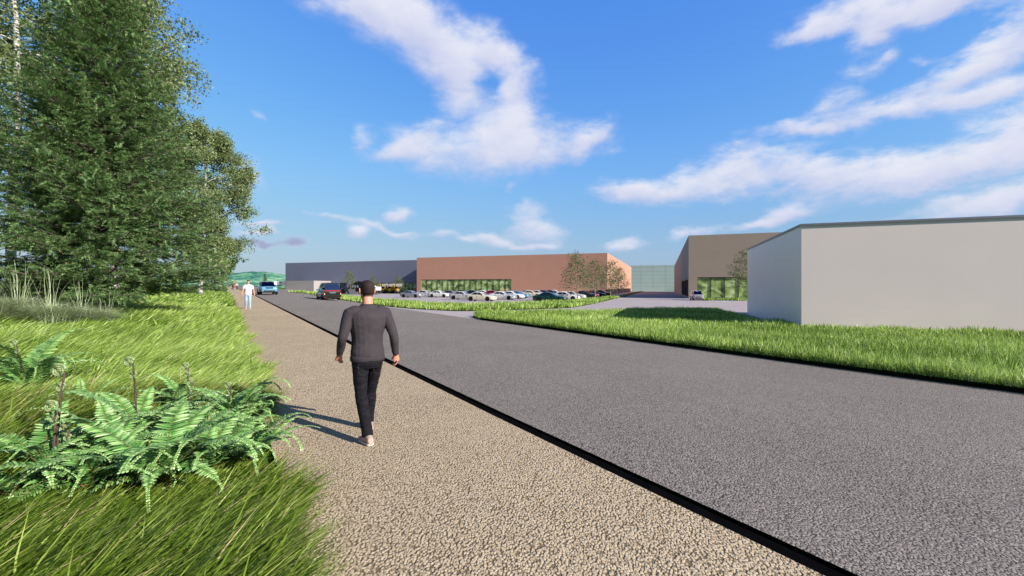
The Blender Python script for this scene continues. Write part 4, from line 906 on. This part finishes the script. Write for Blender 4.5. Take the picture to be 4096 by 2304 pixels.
# ------------------------------------------------------------------ diggers and lorries in front of the blue grey warehouse
M_YEL = varied('digger_yellow', (.70, .40, .02), .45, .1, 4); M_DGREY = varied('dark_steel', (.05, .05, .055), .6, .2, 4); M_STEEL = varied('bucket_steel', (.30, .29, .28), .5, .15, 4)
M_LBLUE = varied('loader_blue', (.012, .035, .075), .5, .2, 4); M_BLACKV = Mt('black_cab_paint', (.008, .009, .012), .3).m; M_WP = varied('white_panel', (.78, .77, .75), .5, .04, 3)
def bigwheel(root, x, y, r, w, hub): 
    o = empty('wheel', (x, y, r)); o.parent = root; MB().lathe([(-w/2, r*.55), (-w/2, r*.92), (-w*.3, r), (w*.3, r), (w/2, r*.92), (w/2, r*.55)], (0, 0, 0), 'Y', 20).build('tyre', M_TYRE, o, True, auto=True)
    MB().lathe([(-w*.42, r*.56), (-w*.3, r*.2), (w*.3, r*.2), (w*.42, r*.56)], (0, 0, 0), 'Y', 16).build('rim', hub, o)
def backhoe(loc, rz, label):
    root = empty('backhoe_loader', loc, rz, label=label, cat='digger', group='yellow diggers')
    MB().loft([[(.2, -.45, .8), (.2, .45, .8), (.2, .45, 1.75), (.2, -.45, 1.75)], [(1.9, -.42, .75), (1.9, .42, .75), (1.9, .42, 1.35), (1.9, -.42, 1.35)], [(2.1, -.4, .8), (2.1, .4, .8), (2.1, .4, 1.25), (2.1, -.4, 1.25)]]).build('bonnet', M_YEL, root, bevel=.04)
    MB().bbox(-1.6, 2.0, -.35, .35, .55, .85).build('chassis', M_DGREY, root)
    part(root, 'grille', M_DGREY, ((2.11, 0, 1.0), (.04, .6, .3)), bevel=.01)
    cab = MB()
    for x, y in ((-1.3, -.65), (-1.3, .65), (.2, -.65), (.2, .65), (-.5, -.65), (-.5, .65)): cab.bbox(x-.05, x+.05, y-.05, y+.05, 1.2, 2.75)
    cab.bbox(-1.45, .35, -.75, .75, 2.75, 2.88); c = cab.build('cab', M_YEL, root); MB().bbox(-1.24, .14, -.6, .6, 1.25, 2.74).build('cab_glass', M_CGLASS, c)
    for s in (-1, 1):
        bigwheel(root, -1.1, s*.9, .72, .45, M_YEL); bigwheel(root, 1.35, s*.85, .46, .32, M_STEEL); MB().tube([(-1.9, s*.9, 1.1), (-1.6, s*.9, 1.5), (-1.1, s*.9, 1.62), (-.6, s*.9, 1.5), (-.3, s*.9, 1.1)], (.24, .05), 8).build('mudguard', M_YEL, root)
        MB().tube([(.1, s*.6, 1.75), (1.2, s*.6, 2.6), (2.2, s*.6, 2.75)], (.08, .16), 6).build('loader_arm', M_YEL, root)
    MB().loft([[(2.2, -1.1, 2.45), (2.2, 1.1, 2.45), (2.2, 1.1, 3.25), (2.2, -1.1, 3.25)], [(2.55, -1.1, 2.35), (2.55, 1.1, 2.35), (3.0, 1.1, 3.2), (3.0, -1.1, 3.2)]]).build('bucket', M_STEEL, root, bevel=.03)
    MB().tube([(-1.7, 0, .9), (-2.4, 0, 2.6), (-1.9, 0, 3.4), (-2.7, 0, 3.0), (-3.0, 0, 1.4)], (.12, .2), 6).build('rear_boom', M_YEL, root)
    return root
dz = math.atan2(-.80, .60)
for px, Y, lb in ((1528, 146, 'yellow digger with raised bucket, left one behind the white excavator'), (1556, 144.5, 'yellow digger with raised bucket, middle of the three'), (1583, 143, 'yellow digger with raised bucket, rightmost beside the young tree')): backhoe((at(px, Y), Y, LOT), dz, lb)
lo = empty('wheel_loader', (at(1375, 139), 139, LOT), math.atan2(-.45, .89), label='dark blue wheel loader with grey bucket beside the black people carrier', cat='wheel loader')
MB().bbox(-3.0, .3, -1.1, 1.1, .9, 2.0).build('body', M_LBLUE, lo, bevel=.12); MB().bbox(-1.0, .5, -.8, .8, 2.0, 3.4).build('cab_glass', M_CGLASS, lo, bevel=.1); MB().bbox(-1.2, .7, -1, 1, 3.4, 3.55).build('cab_roof', M_DGREY, lo, bevel=.04)
for x in (-1.9, 1.2):
    for s in (-1, 1): bigwheel(lo, x, s*1.1, .85, .6, M_LBLUE)
for s in (-1, 1): MB().tube([(.5, s*.5, 2.0), (1.8, s*.5, 1.8), (3.0, s*.5, .6)], (.1, .25), 6).build('loader_arm', M_DGREY, lo)
MB().loft([[(3.0, -1.4, .1), (3.0, 1.4, .1), (3.0, 1.4, 1.5), (3.0, -1.4, 1.5)], [(4.1, -1.4, .1), (4.1, 1.4, .1), (3.4, 1.4, 1.5), (3.4, -1.4, 1.5)]]).build('bucket', M_DGREY, lo, bevel=.03)
tr = empty('lorry', (at(1430, 141), 141, LOT), HEAD, label='black lorry with curved roof fairing behind the walking man', cat='lorry')
MB().bbox(-2.6, 2.6, -1.2, 1.2, .7, 2.3).build('body', M_BLACKV, tr, bevel=.15); MB().loft([[(x, -1.1, 2.3), (x, 1.1, 2.3), (x, 1.05, 2.3+h), (x, -1.05, 2.3+h)] for x, h in ((-2.5, .3), (-1.4, .9), (0, 1.5), (1.2, 1.75), (2.2, 1.6), (2.5, 1.1))]).build('roof_fairing', M_BLACKV, tr, True, auto=True)
for k in range(3): part(tr, 'side_window', M_HEAD, ((-.9+k*.95, -1.21, 2.35), (.55, .05, .75)), bevel=.05)
part(tr, 'side_emblem', M_WP, ((-.1, -1.215, 1.55), (.9, .03, .05)), ((-.1, -1.22, 1.55), (.16, .03, .2), 0, 0, .6), bevel=0)
for x in (-1.8, 1.7):
    for s in (-1, 1): bigwheel(tr, x, s*1.05, .5, .3, M_DGREY)
ex = empty('excavator', (at(1502, 141), 141, LOT), HEAD, label='white bodied excavator on dark tracks right of the walking man', cat='excavator')
MB().bbox(-1.4, 1.4, -1.2, 1.2, 1.05, 2.25).build('housing', M_WP, ex, bevel=.12); part(ex, 'vent', M_BLACKV, ((.55, -1.21, 1.7), (.6, .04, .75)), ((-.95, -1.21, 1.55), (.6, .04, .55)), bevel=.01)
for s in (-1, 1): MB().tube([(-1.5, s*.9, .45), (-1.3, s*.9, .45), (1.3, s*.9, .45), (1.5, s*.9, .45)], [(.2, .25), (.25, .42), (.25, .42), (.2, .25)], 10).build('track', M_DGREY, ex)
MB().bbox(-.3, .5, -1.1, -.3, 2.25, 2.5).build('engine_cover', M_WP, ex, bevel=.04); MB().tube([(-.2, .2, 2.2), (-1.2, .2, 3.2), (-2.2, .2, 2.5)], (.12, .22), 6).build('boom', M_YEL, ex)
# far lorries beyond the crest, left of the warehouse
M_TRL = varied('trailer_white', (.74, .74, .75), .6, .03, 1); M_CABG = paint('grey_cab', (.10, .105, .13), .35)
def lorry(px, Y, cabonly, rz, label, z=None):
    x = at(px, Y); root = empty('lorry', (x, Y, EYE+(HY-1143.5)/F*Y-.3), rz, label=label, cat='lorry', group='lorries beyond the bank')
    if not cabonly:
        MB().bbox(-6, 5.2, -1.25, 1.25, 1.1, 4.0).build('trailer', M_TRL, root, bevel=.05); MB().bbox(-6, 6, -.5, .5, .7, 1.1).build('chassis', M_DGREY, root)
        for xx in (-4.6, -3.3, 4): 
            for s in (-1, 1): bigwheel(root, xx, s*1.0, .5, .3, M_DGREY)
    else:
        MB().loft([[(-4, -1.25, .8), (-4, 1.25, .8), (-4, 1.25, 3.3), (-4, -1.25, 3.3)], [(1.5, -1.25, .6), (1.5, 1.25, .6), (1.5, 1.25, 3.5), (1.5, -1.25, 3.5)], [(2.2, -1.15, .6), (2.2, 1.15, .6), (2.0, 1.1, 3.2), (2.0, -1.1, 3.2)]]).build('cab', M_CABG, root, bevel=.08)
        part(root, 'windscreen', M_CGLASS, ((2.14, 0, 2.4), (.06, 2.0, .9)), bevel=.02); part(root, 'side_window', M_CGLASS, ((1.2, -1.26, 2.4), (.9, .05, .7)), ((1.2, 1.26, 2.4), (.9, .05, .7)), bevel=.02)
        for xx in (-3, 1): 
            for s in (-1, 1): bigwheel(root, xx, s*1.0, .5, .3, M_DGREY)
lorry(1108, 395, False, R(160), 'white box lorry on the crest right of the blue car'); lorry(1082, 380, False, R(160), 'second white box lorry partly behind the blue car')
lorry(1131, 300, True, R(205), 'dark grey lorry cab beside the blue grey warehouse')

# ------------------------------------------------------------------ people
M_SKIN = varied('skin', (.62, .27, .165), .5, .10, 14, spec=.35, bump=.15, bscale=90)
M_HAIR = varied('dark_hair', (.026, .015, .012), .7, .4, 120, spec=.3, bump=.5, bscale=260)
M_FADE = varied('clipped_hair', (.13, .062, .042), .8, .35, 140, bump=.3, bscale=300)
M_GHAIR = varied('grey_hair', (.35, .33, .3), .7, .3, 120)
def cloth(name, c, amt=.12, fold=(1, 1, 1.5), fs=6, bump=.22, weave=420, rough=.85, fade=None):
    m = Mt(name, rough=rough, spec=.15); v = m.coords('Object', fold); n = m.noise(v, fs, 5, .55); n.inputs['Distortion'].default_value = .8
    f = m.noise(m.coords('Object'), weave, 2); col = m.ramp(n.outputs['Fac'], [(.3, tuple(x*(1-amt) for x in c)), (.7, tuple(min(1, x*(1+amt)) for x in (fade or c)))])
    m.base(m.mix(.25, col, m.ramp(f.outputs['Fac'], [(.3, (.6, .6, .6)), (.7, (1.3, 1.3, 1.3))]), 'MULTIPLY')); m.bump(n.outputs['Fac'], bump, .03); return m.m
M_SWEAT = cloth('charcoal_sweatshirt', (.052, .043, .047)); M_CUFF = cloth('rib_knit', (.050, .041, .044), .05, (6, 6, 1), 60, .3)
M_BJEAN = cloth('black_denim', (.0085, .008, .011), .3, (1, 1, 3), 12, .6, fade=(.012, .011, .014)); M_LJEAN = cloth('light_blue_denim', (.22, .34, .55), .2, (1, 1, 3), 12, .5, fade=(.42, .55, .74))
M_WTEE = cloth('white_cotton', (.78, .76, .78), .05); M_GTEE = cloth('grey_cotton', (.42, .40, .42), .05); M_REDD = cloth('red_dress', (.60, .09, .06), .1); M_DKSW = cloth('dark_grey_jumper', (.07, .07, .075), .1); M_BTR = cloth('black_trousers', (.012, .012, .014), .2)
M_SHOE = varied('beige_suede', (.42, .31, .25), .85, .1, 20); M_SOLE = varied('shoe_sole', (.62, .52, .42), .7, .05, 10); M_GSHOE = varied('grey_trainer', (.35, .38, .42), .7, .1, 10)
M_SEAMG = varied('seam_thread', (.03, .028, .03), .8, .1, 10)
def ell(c, rx, ry, rz=0, n=20, p=2.2):
    out = []
    for i in range(n):
        a = 2*math.pi*i/n; ca, sa = math.cos(a), math.sin(a); x = rx*math.copysign(abs(ca)**(2/p), ca); y = ry*math.copysign(abs(sa)**(2/p), sa)
        out.append((c[0]+x*math.cos(rz)-y*math.sin(rz), c[1]+x*math.sin(rz)+y*math.cos(rz), c[2]))
    return out
def fuse(name, mb, m, parent, voxel, disp=0.0, dscale=(9, 9, 16), seed=0, smooth=2):
    """one continuous surface from overlapping lofts (voxel union), then soft folds"""
    o = mb.build(name, m, parent, True); md = o.modifiers.new('r', 'REMESH'); md.mode = 'VOXEL'; md.voxel_size = voxel; md.use_smooth_shade = True
    sm_ = o.modifiers.new('s', 'SMOOTH'); sm_.iterations = smooth; sm_.factor = .5
    me = evaluated([o], o); o.modifiers.clear(); o.data = me; me.name = name
    if disp:
        n_ = len(me.vertices); co = np.empty(n_*3, np.float32); nn = np.empty(n_*3, np.float32); me.vertices.foreach_get('co', co); me.vertices.foreach_get('normal', nn); co = co.reshape(-1, 3); nn = nn.reshape(-1, 3)
        w = np.array([noise.noise((a*dscale[0]+seed, b*dscale[1], c*dscale[2]))*.6+(1-abs(noise.noise((a*dscale[0]*1.9+seed+3, b*dscale[1]*1.9+1, c*dscale[2]*1.9+7))))*.5-.3 for a, b, c in co.tolist()])
        co += nn*(w*disp)[:, None].astype(np.float32); me.vertices.foreach_set('co', co.ravel()); me.update()
    me.polygons.foreach_set('use_smooth', [True]*len(me.polygons)); return o
def limb(mb, pts, rad, n=14, sub=4):
    """tapered limb through joints, with a softened bend"""
    P_ = [Vector(p) for p in pts]; q, rr = [], []
    rad = [r_ if isinstance(r_, tuple) else (r_, r_) for r_ in rad]
    for i in range(len(P_)-1):
        for k in range(sub):
            t = k/sub; p0 = P_[max(i-1, 0)]; p1 = P_[i]; p2 = P_[i+1]; p3 = P_[min(i+2, len(P_)-1)]
            q.append(.5*((2*p1)+(p2-p0)*t+(2*p0-5*p1+4*p2-p3)*t*t+(3*p1-p0-3*p2+p3)*t**3)); rr.append((lerp(rad[i][0], rad[i+1][0], t), lerp(rad[i][1], rad[i+1][1], t)))
    q.append(P_[-1]); rr.append(rad[-1]); mb.tube(q, rr, n, up=(0, 1, 0))
def hand(mb, wrist, elbow, side, curl, pitch=0.0):
    """palm, four unequal bent fingers, and a thumb from the side of the palm; palm faces the thigh"""
    w = Vector(wrist); d = (w-Vector(elbow)).normalized(); d = (d+Vector((0, .10, -.25))).normalized(); f = Vector((0, 1, 0)); f = (f-d*f.dot(d)).normalized(); inn = Vector((-side, 0, 0)); inn = (inn-d*inn.dot(d)-f*inn.dot(f)).normalized()
    a, b = w-d*.02, w+d*.085
    mb.tube([a, w+d*.015, w+d*.05, b, b+d*.008], [(.024, .022), (.021, .030), (.018, .041), (.016, .041), (.011, .034)], 12, up=tuple(inn))
    # fingers: across the palm from front (index) to back (little)
    for i, (ln, off) in enumerate(((.070, .031), (.078, .011), (.072, -.010), (.056, -.030))):
        r0 = .0088-.0006*i; p = b+f*off; seg = ln/3; ang = curl*(.75+.12*i); pts = [p-d*.02, p]; a_ = 0
        for k in range(3): a_ += ang; dirn = d*math.cos(a_)+inn*math.sin(a_)+f*(.05-.03*i); pts.append(pts[-1]+dirn*seg*(1.15-.15*k))
        mb.tube(pts, [r0*1.1, r0*1.1, r0, r0*.92, r0*.75], 8, up=tuple(f))
    p = w+d*.022+f*.026; t1 = p+(f*.75+d*.6+inn*.35).normalized()*.036; t2 = t1+(d*.9+f*.25+inn*.45).normalized()*.03; t3 = t2+(d*.85+inn*.6).normalized()*.022
    mb.tube([p-f*.012, p, t1, t2, t3], [.014, .014, .0105, .0095, .007], 8, up=tuple(inn))
def head_mb(mb, c, yaw=0.0, s=1.0, face=True):
    """c = centre of the skull; faces +Y"""
    m0 = mb.M.copy(); mb.M = m0 @ Matrix.Translation(c) @ Matrix.Rotation(yaw, 4, 'Z') @ Matrix.Scale(s, 4)
    prof = [(-.118, .020, .026, .062), (-.108, .040, .040, .052), (-.085, .054, .058, .036), (-.06, .062, .074, .020), (-.03, .068, .086, .008), (0, .073, .094, .0), (.03, .0765, .099, -.004), (.06, .0755, .097, -.006), (.085, .067, .086, -.006), (.105, .050, .066, -.005), (.118, .028, .038, -.004), (.122, .008, .010, -.004)]
    mb.loft([ell((0, cy, z), rx, ry, 0, 22, 2.1) for z, rx, ry, cy in prof])
    if face:
        mb.loft([ell((0, .082, .022), .008, .012, 0, 8), ell((0, .098, -.008), .011, .014, 0, 8), ell((0, .104, -.026), .016, .016, 0, 8), ell((0, .092, -.036), .014, .012, 0, 8)])
        mb.tube([(-.020, .088, -.056), (0, .097, -.054), (.020, .088, -.056)], [.003, .0075, .003], 8); mb.tube([(-.017, .087, -.066), (0, .096, -.066), (.017, .087, -.066)], [.003, .0075, .003], 8)
        mb.tube([(-.045, .076, .030), (-.028, .091, .034), (-.010, .092, .028)], .006, 6); mb.tube([(.045, .076, .030), (.028, .091, .034), (.010, .092, .028)], .006, 6)
    for s_ in (-1, 1): mb.loft([[(s_*.070, .006+.012*math.cos(a), -.005+.028*math.sin(a)) for a in np.linspace(0, 6.283, 10)[:-1]], [(s_*.090, -.004+.018*math.cos(a), .002+.034*math.sin(a)) for a in np.linspace(0, 6.283, 10)[:-1]], [(s_*.098, -.012+.013*math.cos(a), .004+.028*math.sin(a)) for a in np.linspace(0, 6.283, 10)[:-1]]])
    mb.M = m0
def hair_cap(root, c, yaw, m, body, nape=-.055, front=.045, thick=.006, name='hair', s=1.0):
    mb = MB(); mb.M = Matrix.Translation(c) @ Matrix.Rotation(yaw, 4, 'Z') @ Matrix.Scale(s, 4)
    prof = [(-.095, .052, .066, .020), (-.07, .062, .076, .014), (-.045, .067, .084, .006), (-.02, .071, .091, .001), (0, .0735, .095, -.001), (.03, .0765, .099, -.004), (.06, .0755, .097, -.006), (.085, .067, .086, -.006), (.105, .050, .066, -.005), (.118, .028, .038, -.004), (.123, .008, .010, -.004)]
    n = 40; rings = [ell((0, cy, z*1.0+(thick*.3 if z > .06 else 0)), rx+thick, ry+thick, 0, n, 2.1) for z, rx, ry, cy in prof]
    V = [p for r_ in rings for p in r_]; Fq = []
    for i in range(len(rings)-1):
        for j in range(n):
            q = [i*n+j, i*n+(j+1) % n, (i+1)*n+(j+1) % n, (i+1)*n+j]; cx = sum(V[k][0] for k in q)/4; cy = sum(V[k][1] for k in q)/4; cz = sum(V[k][2] for k in q)/4
            low = lerp(nape, -.005, max(0, min(1, (cy+.05)/.06)))
            if cy > .005: low = lerp(.0, front+.02, min(1, (cy-.005)/.06))
            if cz > low: Fq.append(q)
    Fq.append(list(range((len(rings)-1)*n, len(rings)*n))); mb.add(V, Fq); o = mb.build(name, m, body, True)
    md = o.modifiers.new('so', 'SOLIDIFY'); md.thickness = thick*.8; md.offset = -1; return o
def face_parts(root, c, yaw, body, s=1.0):
    M0 = Matrix.Translation(c) @ Matrix.Rotation(yaw, 4, 'Z') @ Matrix.Scale(s, 4)
    for s_ in (-1, 1):
        e = MB(); e.M = M0; e.lathe([(-.009, .001), (-.006, .008), (0, .0105), (.006, .008), (.009, .001)], (s_*.029, .081, .012), 'Y', 12); eo = e.build('eye', Mt('eye_white', (.6, .58, .56), .3).m if s_ < 0 else bpy.data.materials['eye_white'], body, True)
        p = MB(); p.M = M0; p.lathe([(0, .005), (.002, .0048), (.003, .001)], (s_*.029, .0895, .012), 'Y', 10); p.build('iris', M_HAIR, eo)
        b = MB(); b.M = M0; b.tube([(s_*.046, .079, .034), (s_*.03, .093, .040), (s_*.012, .095, .034)], [.002, .0045, .003], 6); b.build('eyebrow', M_HAIR, body)
def shoe(root, ankle, toe_dir, m, s=1.0, pitch=0.0, side=1):
    a = Vector(ankle); M0 = Matrix.Translation((a.x, a.y, a.z)) @ Matrix.Rotation(math.atan2(toe_dir[1], toe_dir[0])-math.pi/2, 4, 'Z') @ Matrix.Rotation(pitch, 4, 'X') @ Matrix.Scale(s, 4)
    mb = MB(); mb.M = M0; L_ = [(-.085, .022, .045), (-.075, .034, .075), (-.045, .038, .095), (0, .040, .098), (.05, .043, .075), (.10, .047, .055), (.14, .046, .045), (.17, .036, .036), (.185, .018, .024)]
    mb.loft([[(w*math.cos(t), y, -.085+max(0, h*.5*(1+math.sin(t)))) for t in np.linspace(0, 6.283, 17)[:-1]] for y, w, h in L_]); so_ = mb.build('shoe', m, root, True, auto=True)
    sl_ = MB(); sl_.M = M0; sl_.loft([[(-w*1.06, y, -.098), (w*1.06, y, -.098), (w*1.06, y, -.074), (-w*1.06, y, -.074)] for y, w, h in L_]); sl_.build('sole', M_SOLE, so_)
def person(loc, rz, label, pose, top, trousers, shoes, hairm=None, sleeves='long', vox=.006, topm_name='sweatshirt', skirt=False, yaw=0.0, H=1.8, build=1.0, detail=True, cuff=None):
    k = H/1.8; root = empty('person', loc, rz, label=label, cat='person'); root.scale = (k, k, k); B = build
    sh, el_, wr, hp, kn, an = pose['sh'], pose['el'], pose['wr'], pose['hp'], pose['kn'], pose['an']; hc = Vector(pose.get('head', (0, .02, 1.68)))
    def torso(mb, g):
        mb.loft([ell((0, .0, .83), .120*B+g, .095+g), ell((0, -.005, .90), .160*B+g, .118*B+g), ell((0, -.004, .98), .162*B+g, .118*B+g), ell((0, .006, 1.08), .150*B+g, .108*B+g), ell((0, .005, 1.18), .158*B+g, .112*B+g), ell((0, .002, 1.30), .178*B+g, .122*B+g, 0, 20, 2.4), ell((0, -.004, 1.38), .186*B+g, .118*B+g, 0, 20, 2.5), ell((0, -.008, 1.44), .170*B+g, .100*B+g, 0, 20, 2.5), ell((0, -.008, 1.485), .125*B+g, .080+g), ell((0, -.004, 1.52), .075+g*.6, .066+g*.6)])
    def neck(mb): mb.loft([ell((0, -.005, 1.45), .074, .070), ell((0, -.004, 1.52), .062, .064), ell((0, .004, 1.57), .058, .062), ell((hc.x*.6, .012+hc.y*.3, 1.63), .056, .062)])
    # body: one continuous surface
    b = MB(); torso(b, -.012); neck(b); head_mb(b, hc, yaw, 1, True)
    for s, i in ((-1, 0), (1, 1)):
        limb(b, [sh[i], el_[i], wr[i]], [.046*B, .037*B, .0245], 12); b.tube([Vector(sh[i])+Vector((-s*.07, 0, .01)), sh[i]], [.06*B, .048*B], 12, up=(0, 1, 0)); hand(b, wr[i], el_[i], s, pose.get('curl', (.45, .45))[i])
        limb(b, [hp[i], kn[i], an[i]], [.070*B, .047, .034], 12); limb(b, [an[i], Vector(an[i])+Vector((0, .10, -.045))], [.034, .028], 8)
    body = fuse('body', b, M_SKIN, root, vox, smooth=1 if vox < .007 else 0)
    if hairm: hair_cap(root, hc, yaw, hairm, body, nape=-.05 if detail else -.055, thick=.0045)
    if hairm and detail: hair_cap(root, hc, yaw, M_FADE, body, nape=-.10, thick=.0022, name='clipped_hair')
    if detail: face_parts(root, hc, yaw, body)
    # top
    t = MB(); torso(t, .012 if sleeves == 'long' else .008)
    for s, i in ((-1, 0), (1, 1)):
        S0 = Vector(sh[i]); t.tube([S0+Vector((-s*.10, 0, .015)), S0+Vector((-s*.04, 0, .005)), S0, S0+(Vector(el_[i])-S0)*.2], [.076*B, .074*B, .066*B, .060*B], 14, up=(0, 1, 0))
        if sleeves == 'long': limb(t, [S0, S0.lerp(Vector(el_[i]), .55), el_[i], Vector(el_[i]).lerp(Vector(wr[i]), .5), Vector(el_[i]).lerp(Vector(wr[i]), .93)], [.064*B, .057*B, .050*B, .044*B, .036], 14)
        else: limb(t, [S0, S0.lerp(Vector(el_[i]), .62)], [.069*B, .066*B], 14)
    tp = fuse(topm_name, t, top, root, vox, .010, (5.5, 5.5, 6.5), 3.1, smooth=6)
    if cuff:
        h = MB(); h.loft([ell((0, -.005, .875), .170*B, .126*B, 0, 32), ell((0, -.005, .885), .179*B, .135*B, 0, 32), ell((0, -.004, .925), .181*B, .137*B, 0, 32), ell((0, -.004, .94), .174*B, .131*B, 0, 32)]); h.build('hem', cuff, tp, True)
        c_ = MB(); c_.loft([ell((0, -.004, 1.505), .086, .078, 0, 28), ell((0, -.004, 1.525), .079, .073, 0, 28), ell((0, -.002, 1.534), .068, .069, 0, 28), ell((0, -.002, 1.515), .060, .060, 0, 28)]); c_.build('collar', cuff, tp, True)
        for i in (0, 1):
            e_, w_ = Vector(el_[i]), Vector(wr[i]); MB().tube([e_.lerp(w_, .86), e_.lerp(w_, .89), e_.lerp(w_, .98), e_.lerp(w_, 1.0)], [.034, .038, .034, .029], 16, up=(0, 1, 0)).build('cuff', cuff, tp, True)
    # trousers or skirt
    if skirt:
        q = MB(); q.loft([ell((0, 0, .58), .24, .20), ell((0, 0, .8), .19, .15), ell((0, 0, 1.0), .155, .12), ell((0, 0, 1.06), .15, .11)]); fuse('skirt', q, top, root, vox, .01)
    else:
        q = MB(); q.loft([ell((0, -.005, .80), .135*B, .115*B), ell((0, -.012, .86), .160*B, .132*B), ell((0, -.010, .93), .158*B, .125*B), ell((0, -.005, .975), .152*B, .115*B)])
        for s, i in ((-1, 0), (1, 1)):
            h_, k_, a_ = Vector(hp[i]), Vector(kn[i]), Vector(an[i]); q.tube([h_+Vector((-s*.02, -.005, .04)), h_.lerp(k_, .12)], [(.088*B, .105*B), (.086*B, .098*B)], 14, up=(0, 1, 0))
            limb(q, [h_, h_.lerp(k_, .5), k_, k_.lerp(a_, .35), k_.lerp(a_, .75), k_.lerp(a_, 1.03)], [(.088*B, .10*B), .077*B, .062*B, .062*B, .055*B, .056*B], 14)
        tro = fuse('trousers', q, trousers, root, vox, .007, (8, 8, 20), 1.7, smooth=3)
        if cuff:
            pk = MB()
            for s in (-1, 1):
                x0 = s*.083; yb = -.130*B; pts = [(x0-.055, yb+.013, .86), (x0-.05, yb-.008, .76), (x0, yb-.014, .735), (x0+.05, yb-.008, .76), (x0+.055, yb+.013, .86), (x0-.055, yb+.013, .86)]
                pk.tube(pts, .002, 5)
            pk.build('pocket_stitching', M_SEAMG, tro)
    for i in (0, 1): shoe(root, an[i], pose.get('toe', ((0, 1), (0, 1)))[i], shoes, 1, pose.get('pitch', (0, 0))[i])
    return root
def mk(step, arm_out=.0, flip=1):
    """walking pose; step>0 puts the right leg forward"""
    f = step
    return dict(sh=((-.195, -.01, 1.43), (.195, -.01, 1.43)), el=((-.255-arm_out, -.04+.05*f/.25, 1.165), (.255+arm_out, -.04-.05*f/.25, 1.165)), wr=((-.285-arm_out*1.6, .06+.12*f/.25, .935), (.285+arm_out*1.6, .03-.06*f/.25, .925)),
        hp=((-.088, 0, .90), (.088, 0, .90)), kn=((-.095, .03-.45*f if f > 0 else .03-.8*f, .50), (.092, .03+.8*f if f > 0 else .03+.45*f, .50)), an=((-.085, -1.05*f-.03, .098 if f < 0 else .105), (.080, 1.05*f-.03, .098 if f > 0 else .105)), curl=(.5, .5))
head_u = math.atan2(U.y, U.x)-math.pi/2      # local +Y along the road
def setp(px, Y, dz=.02): return (at(px, Y), Y, Hxy(at(px, Y), Y)+dz)
main_pose = dict(sh=((-.205, -.01, 1.425), (.205, -.01, 1.425)), el=((-.275, .00, 1.16), (.272, -.10, 1.165)), wr=((-.275, .17, .945), (.325, -.03, .92)),
    hp=((-.088, 0, .90), (.088, 0, .90)), kn=((-.09, -.06, .50), (.09, .18, .505)), an=((-.07, -.27, .100), (.085, .26, .105)), curl=(.62, .42), toe=((-.15, 1), (.05, 1)), pitch=(0, .12), head=(0, .02, 1.685))
MAIN = (-1.66, 5.0); person((MAIN[0], MAIN[1], Hxy(*MAIN)+.018), head_u, 'man in charcoal sweatshirt and black jeans walking away in the foreground', main_pose, M_SWEAT, M_BJEAN, M_SHOE, M_HAIR, 'long', .0055, 'sweatshirt', yaw=R(4), H=1.78, build=1.08, cuff=M_CUFF)
p2 = mk(-.14, .03); p2['toe'] = ((-.1, 1), (.1, 1)); p2['an'] = ((-.10, .05, .10), (.12, -.14, .13)); p2['kn'] = ((-.10, .10, .5), (.115, .03, .5)); p2['pitch'] = (0, -.3)
person(setp(993, 27.8), head_u+math.pi-R(6), 'man in white t-shirt and light blue jeans walking towards the camera', p2, M_WTEE, M_LJEAN, M_GSHOE, M_HAIR, 'short', .008, 't_shirt', H=1.82, build=1.12)
for px, Y, top, tr_, hm, sl_, skirt, lb, h in ((931.5, 104, M_DKSW, M_BTR, M_HAIR, 'long', False, 'distant walker in dark grey jumper, left of the three', 1.8), (941, 107, M_REDD, M_BTR, M_HAIR, 'short', True, 'distant woman in red dress between two men', 1.72), (946.5, 103, M_GTEE, M_BTR, M_GHAIR, 'short', False, 'distant man in pale grey t-shirt, right of the three', 1.82)):
    person(setp(px, Y), head_u+math.pi, lb, mk(.12, .04), top, tr_, M_BTR, hm, sl_, .016, 'dress_top' if skirt else 'shirt', skirt=skirt, H=h, detail=False)
pg = Vector((at(2012.5, 134), 134, 0)); person((pg.x, pg.y, LOT+.005), head_u+math.pi, 'tiny figure in a red top standing at the terracotta building glazing', mk(.05, .04), M_REDD, M_BTR, M_BTR, M_HAIR, 'short', .016, 'shirt', H=1.75, detail=False)
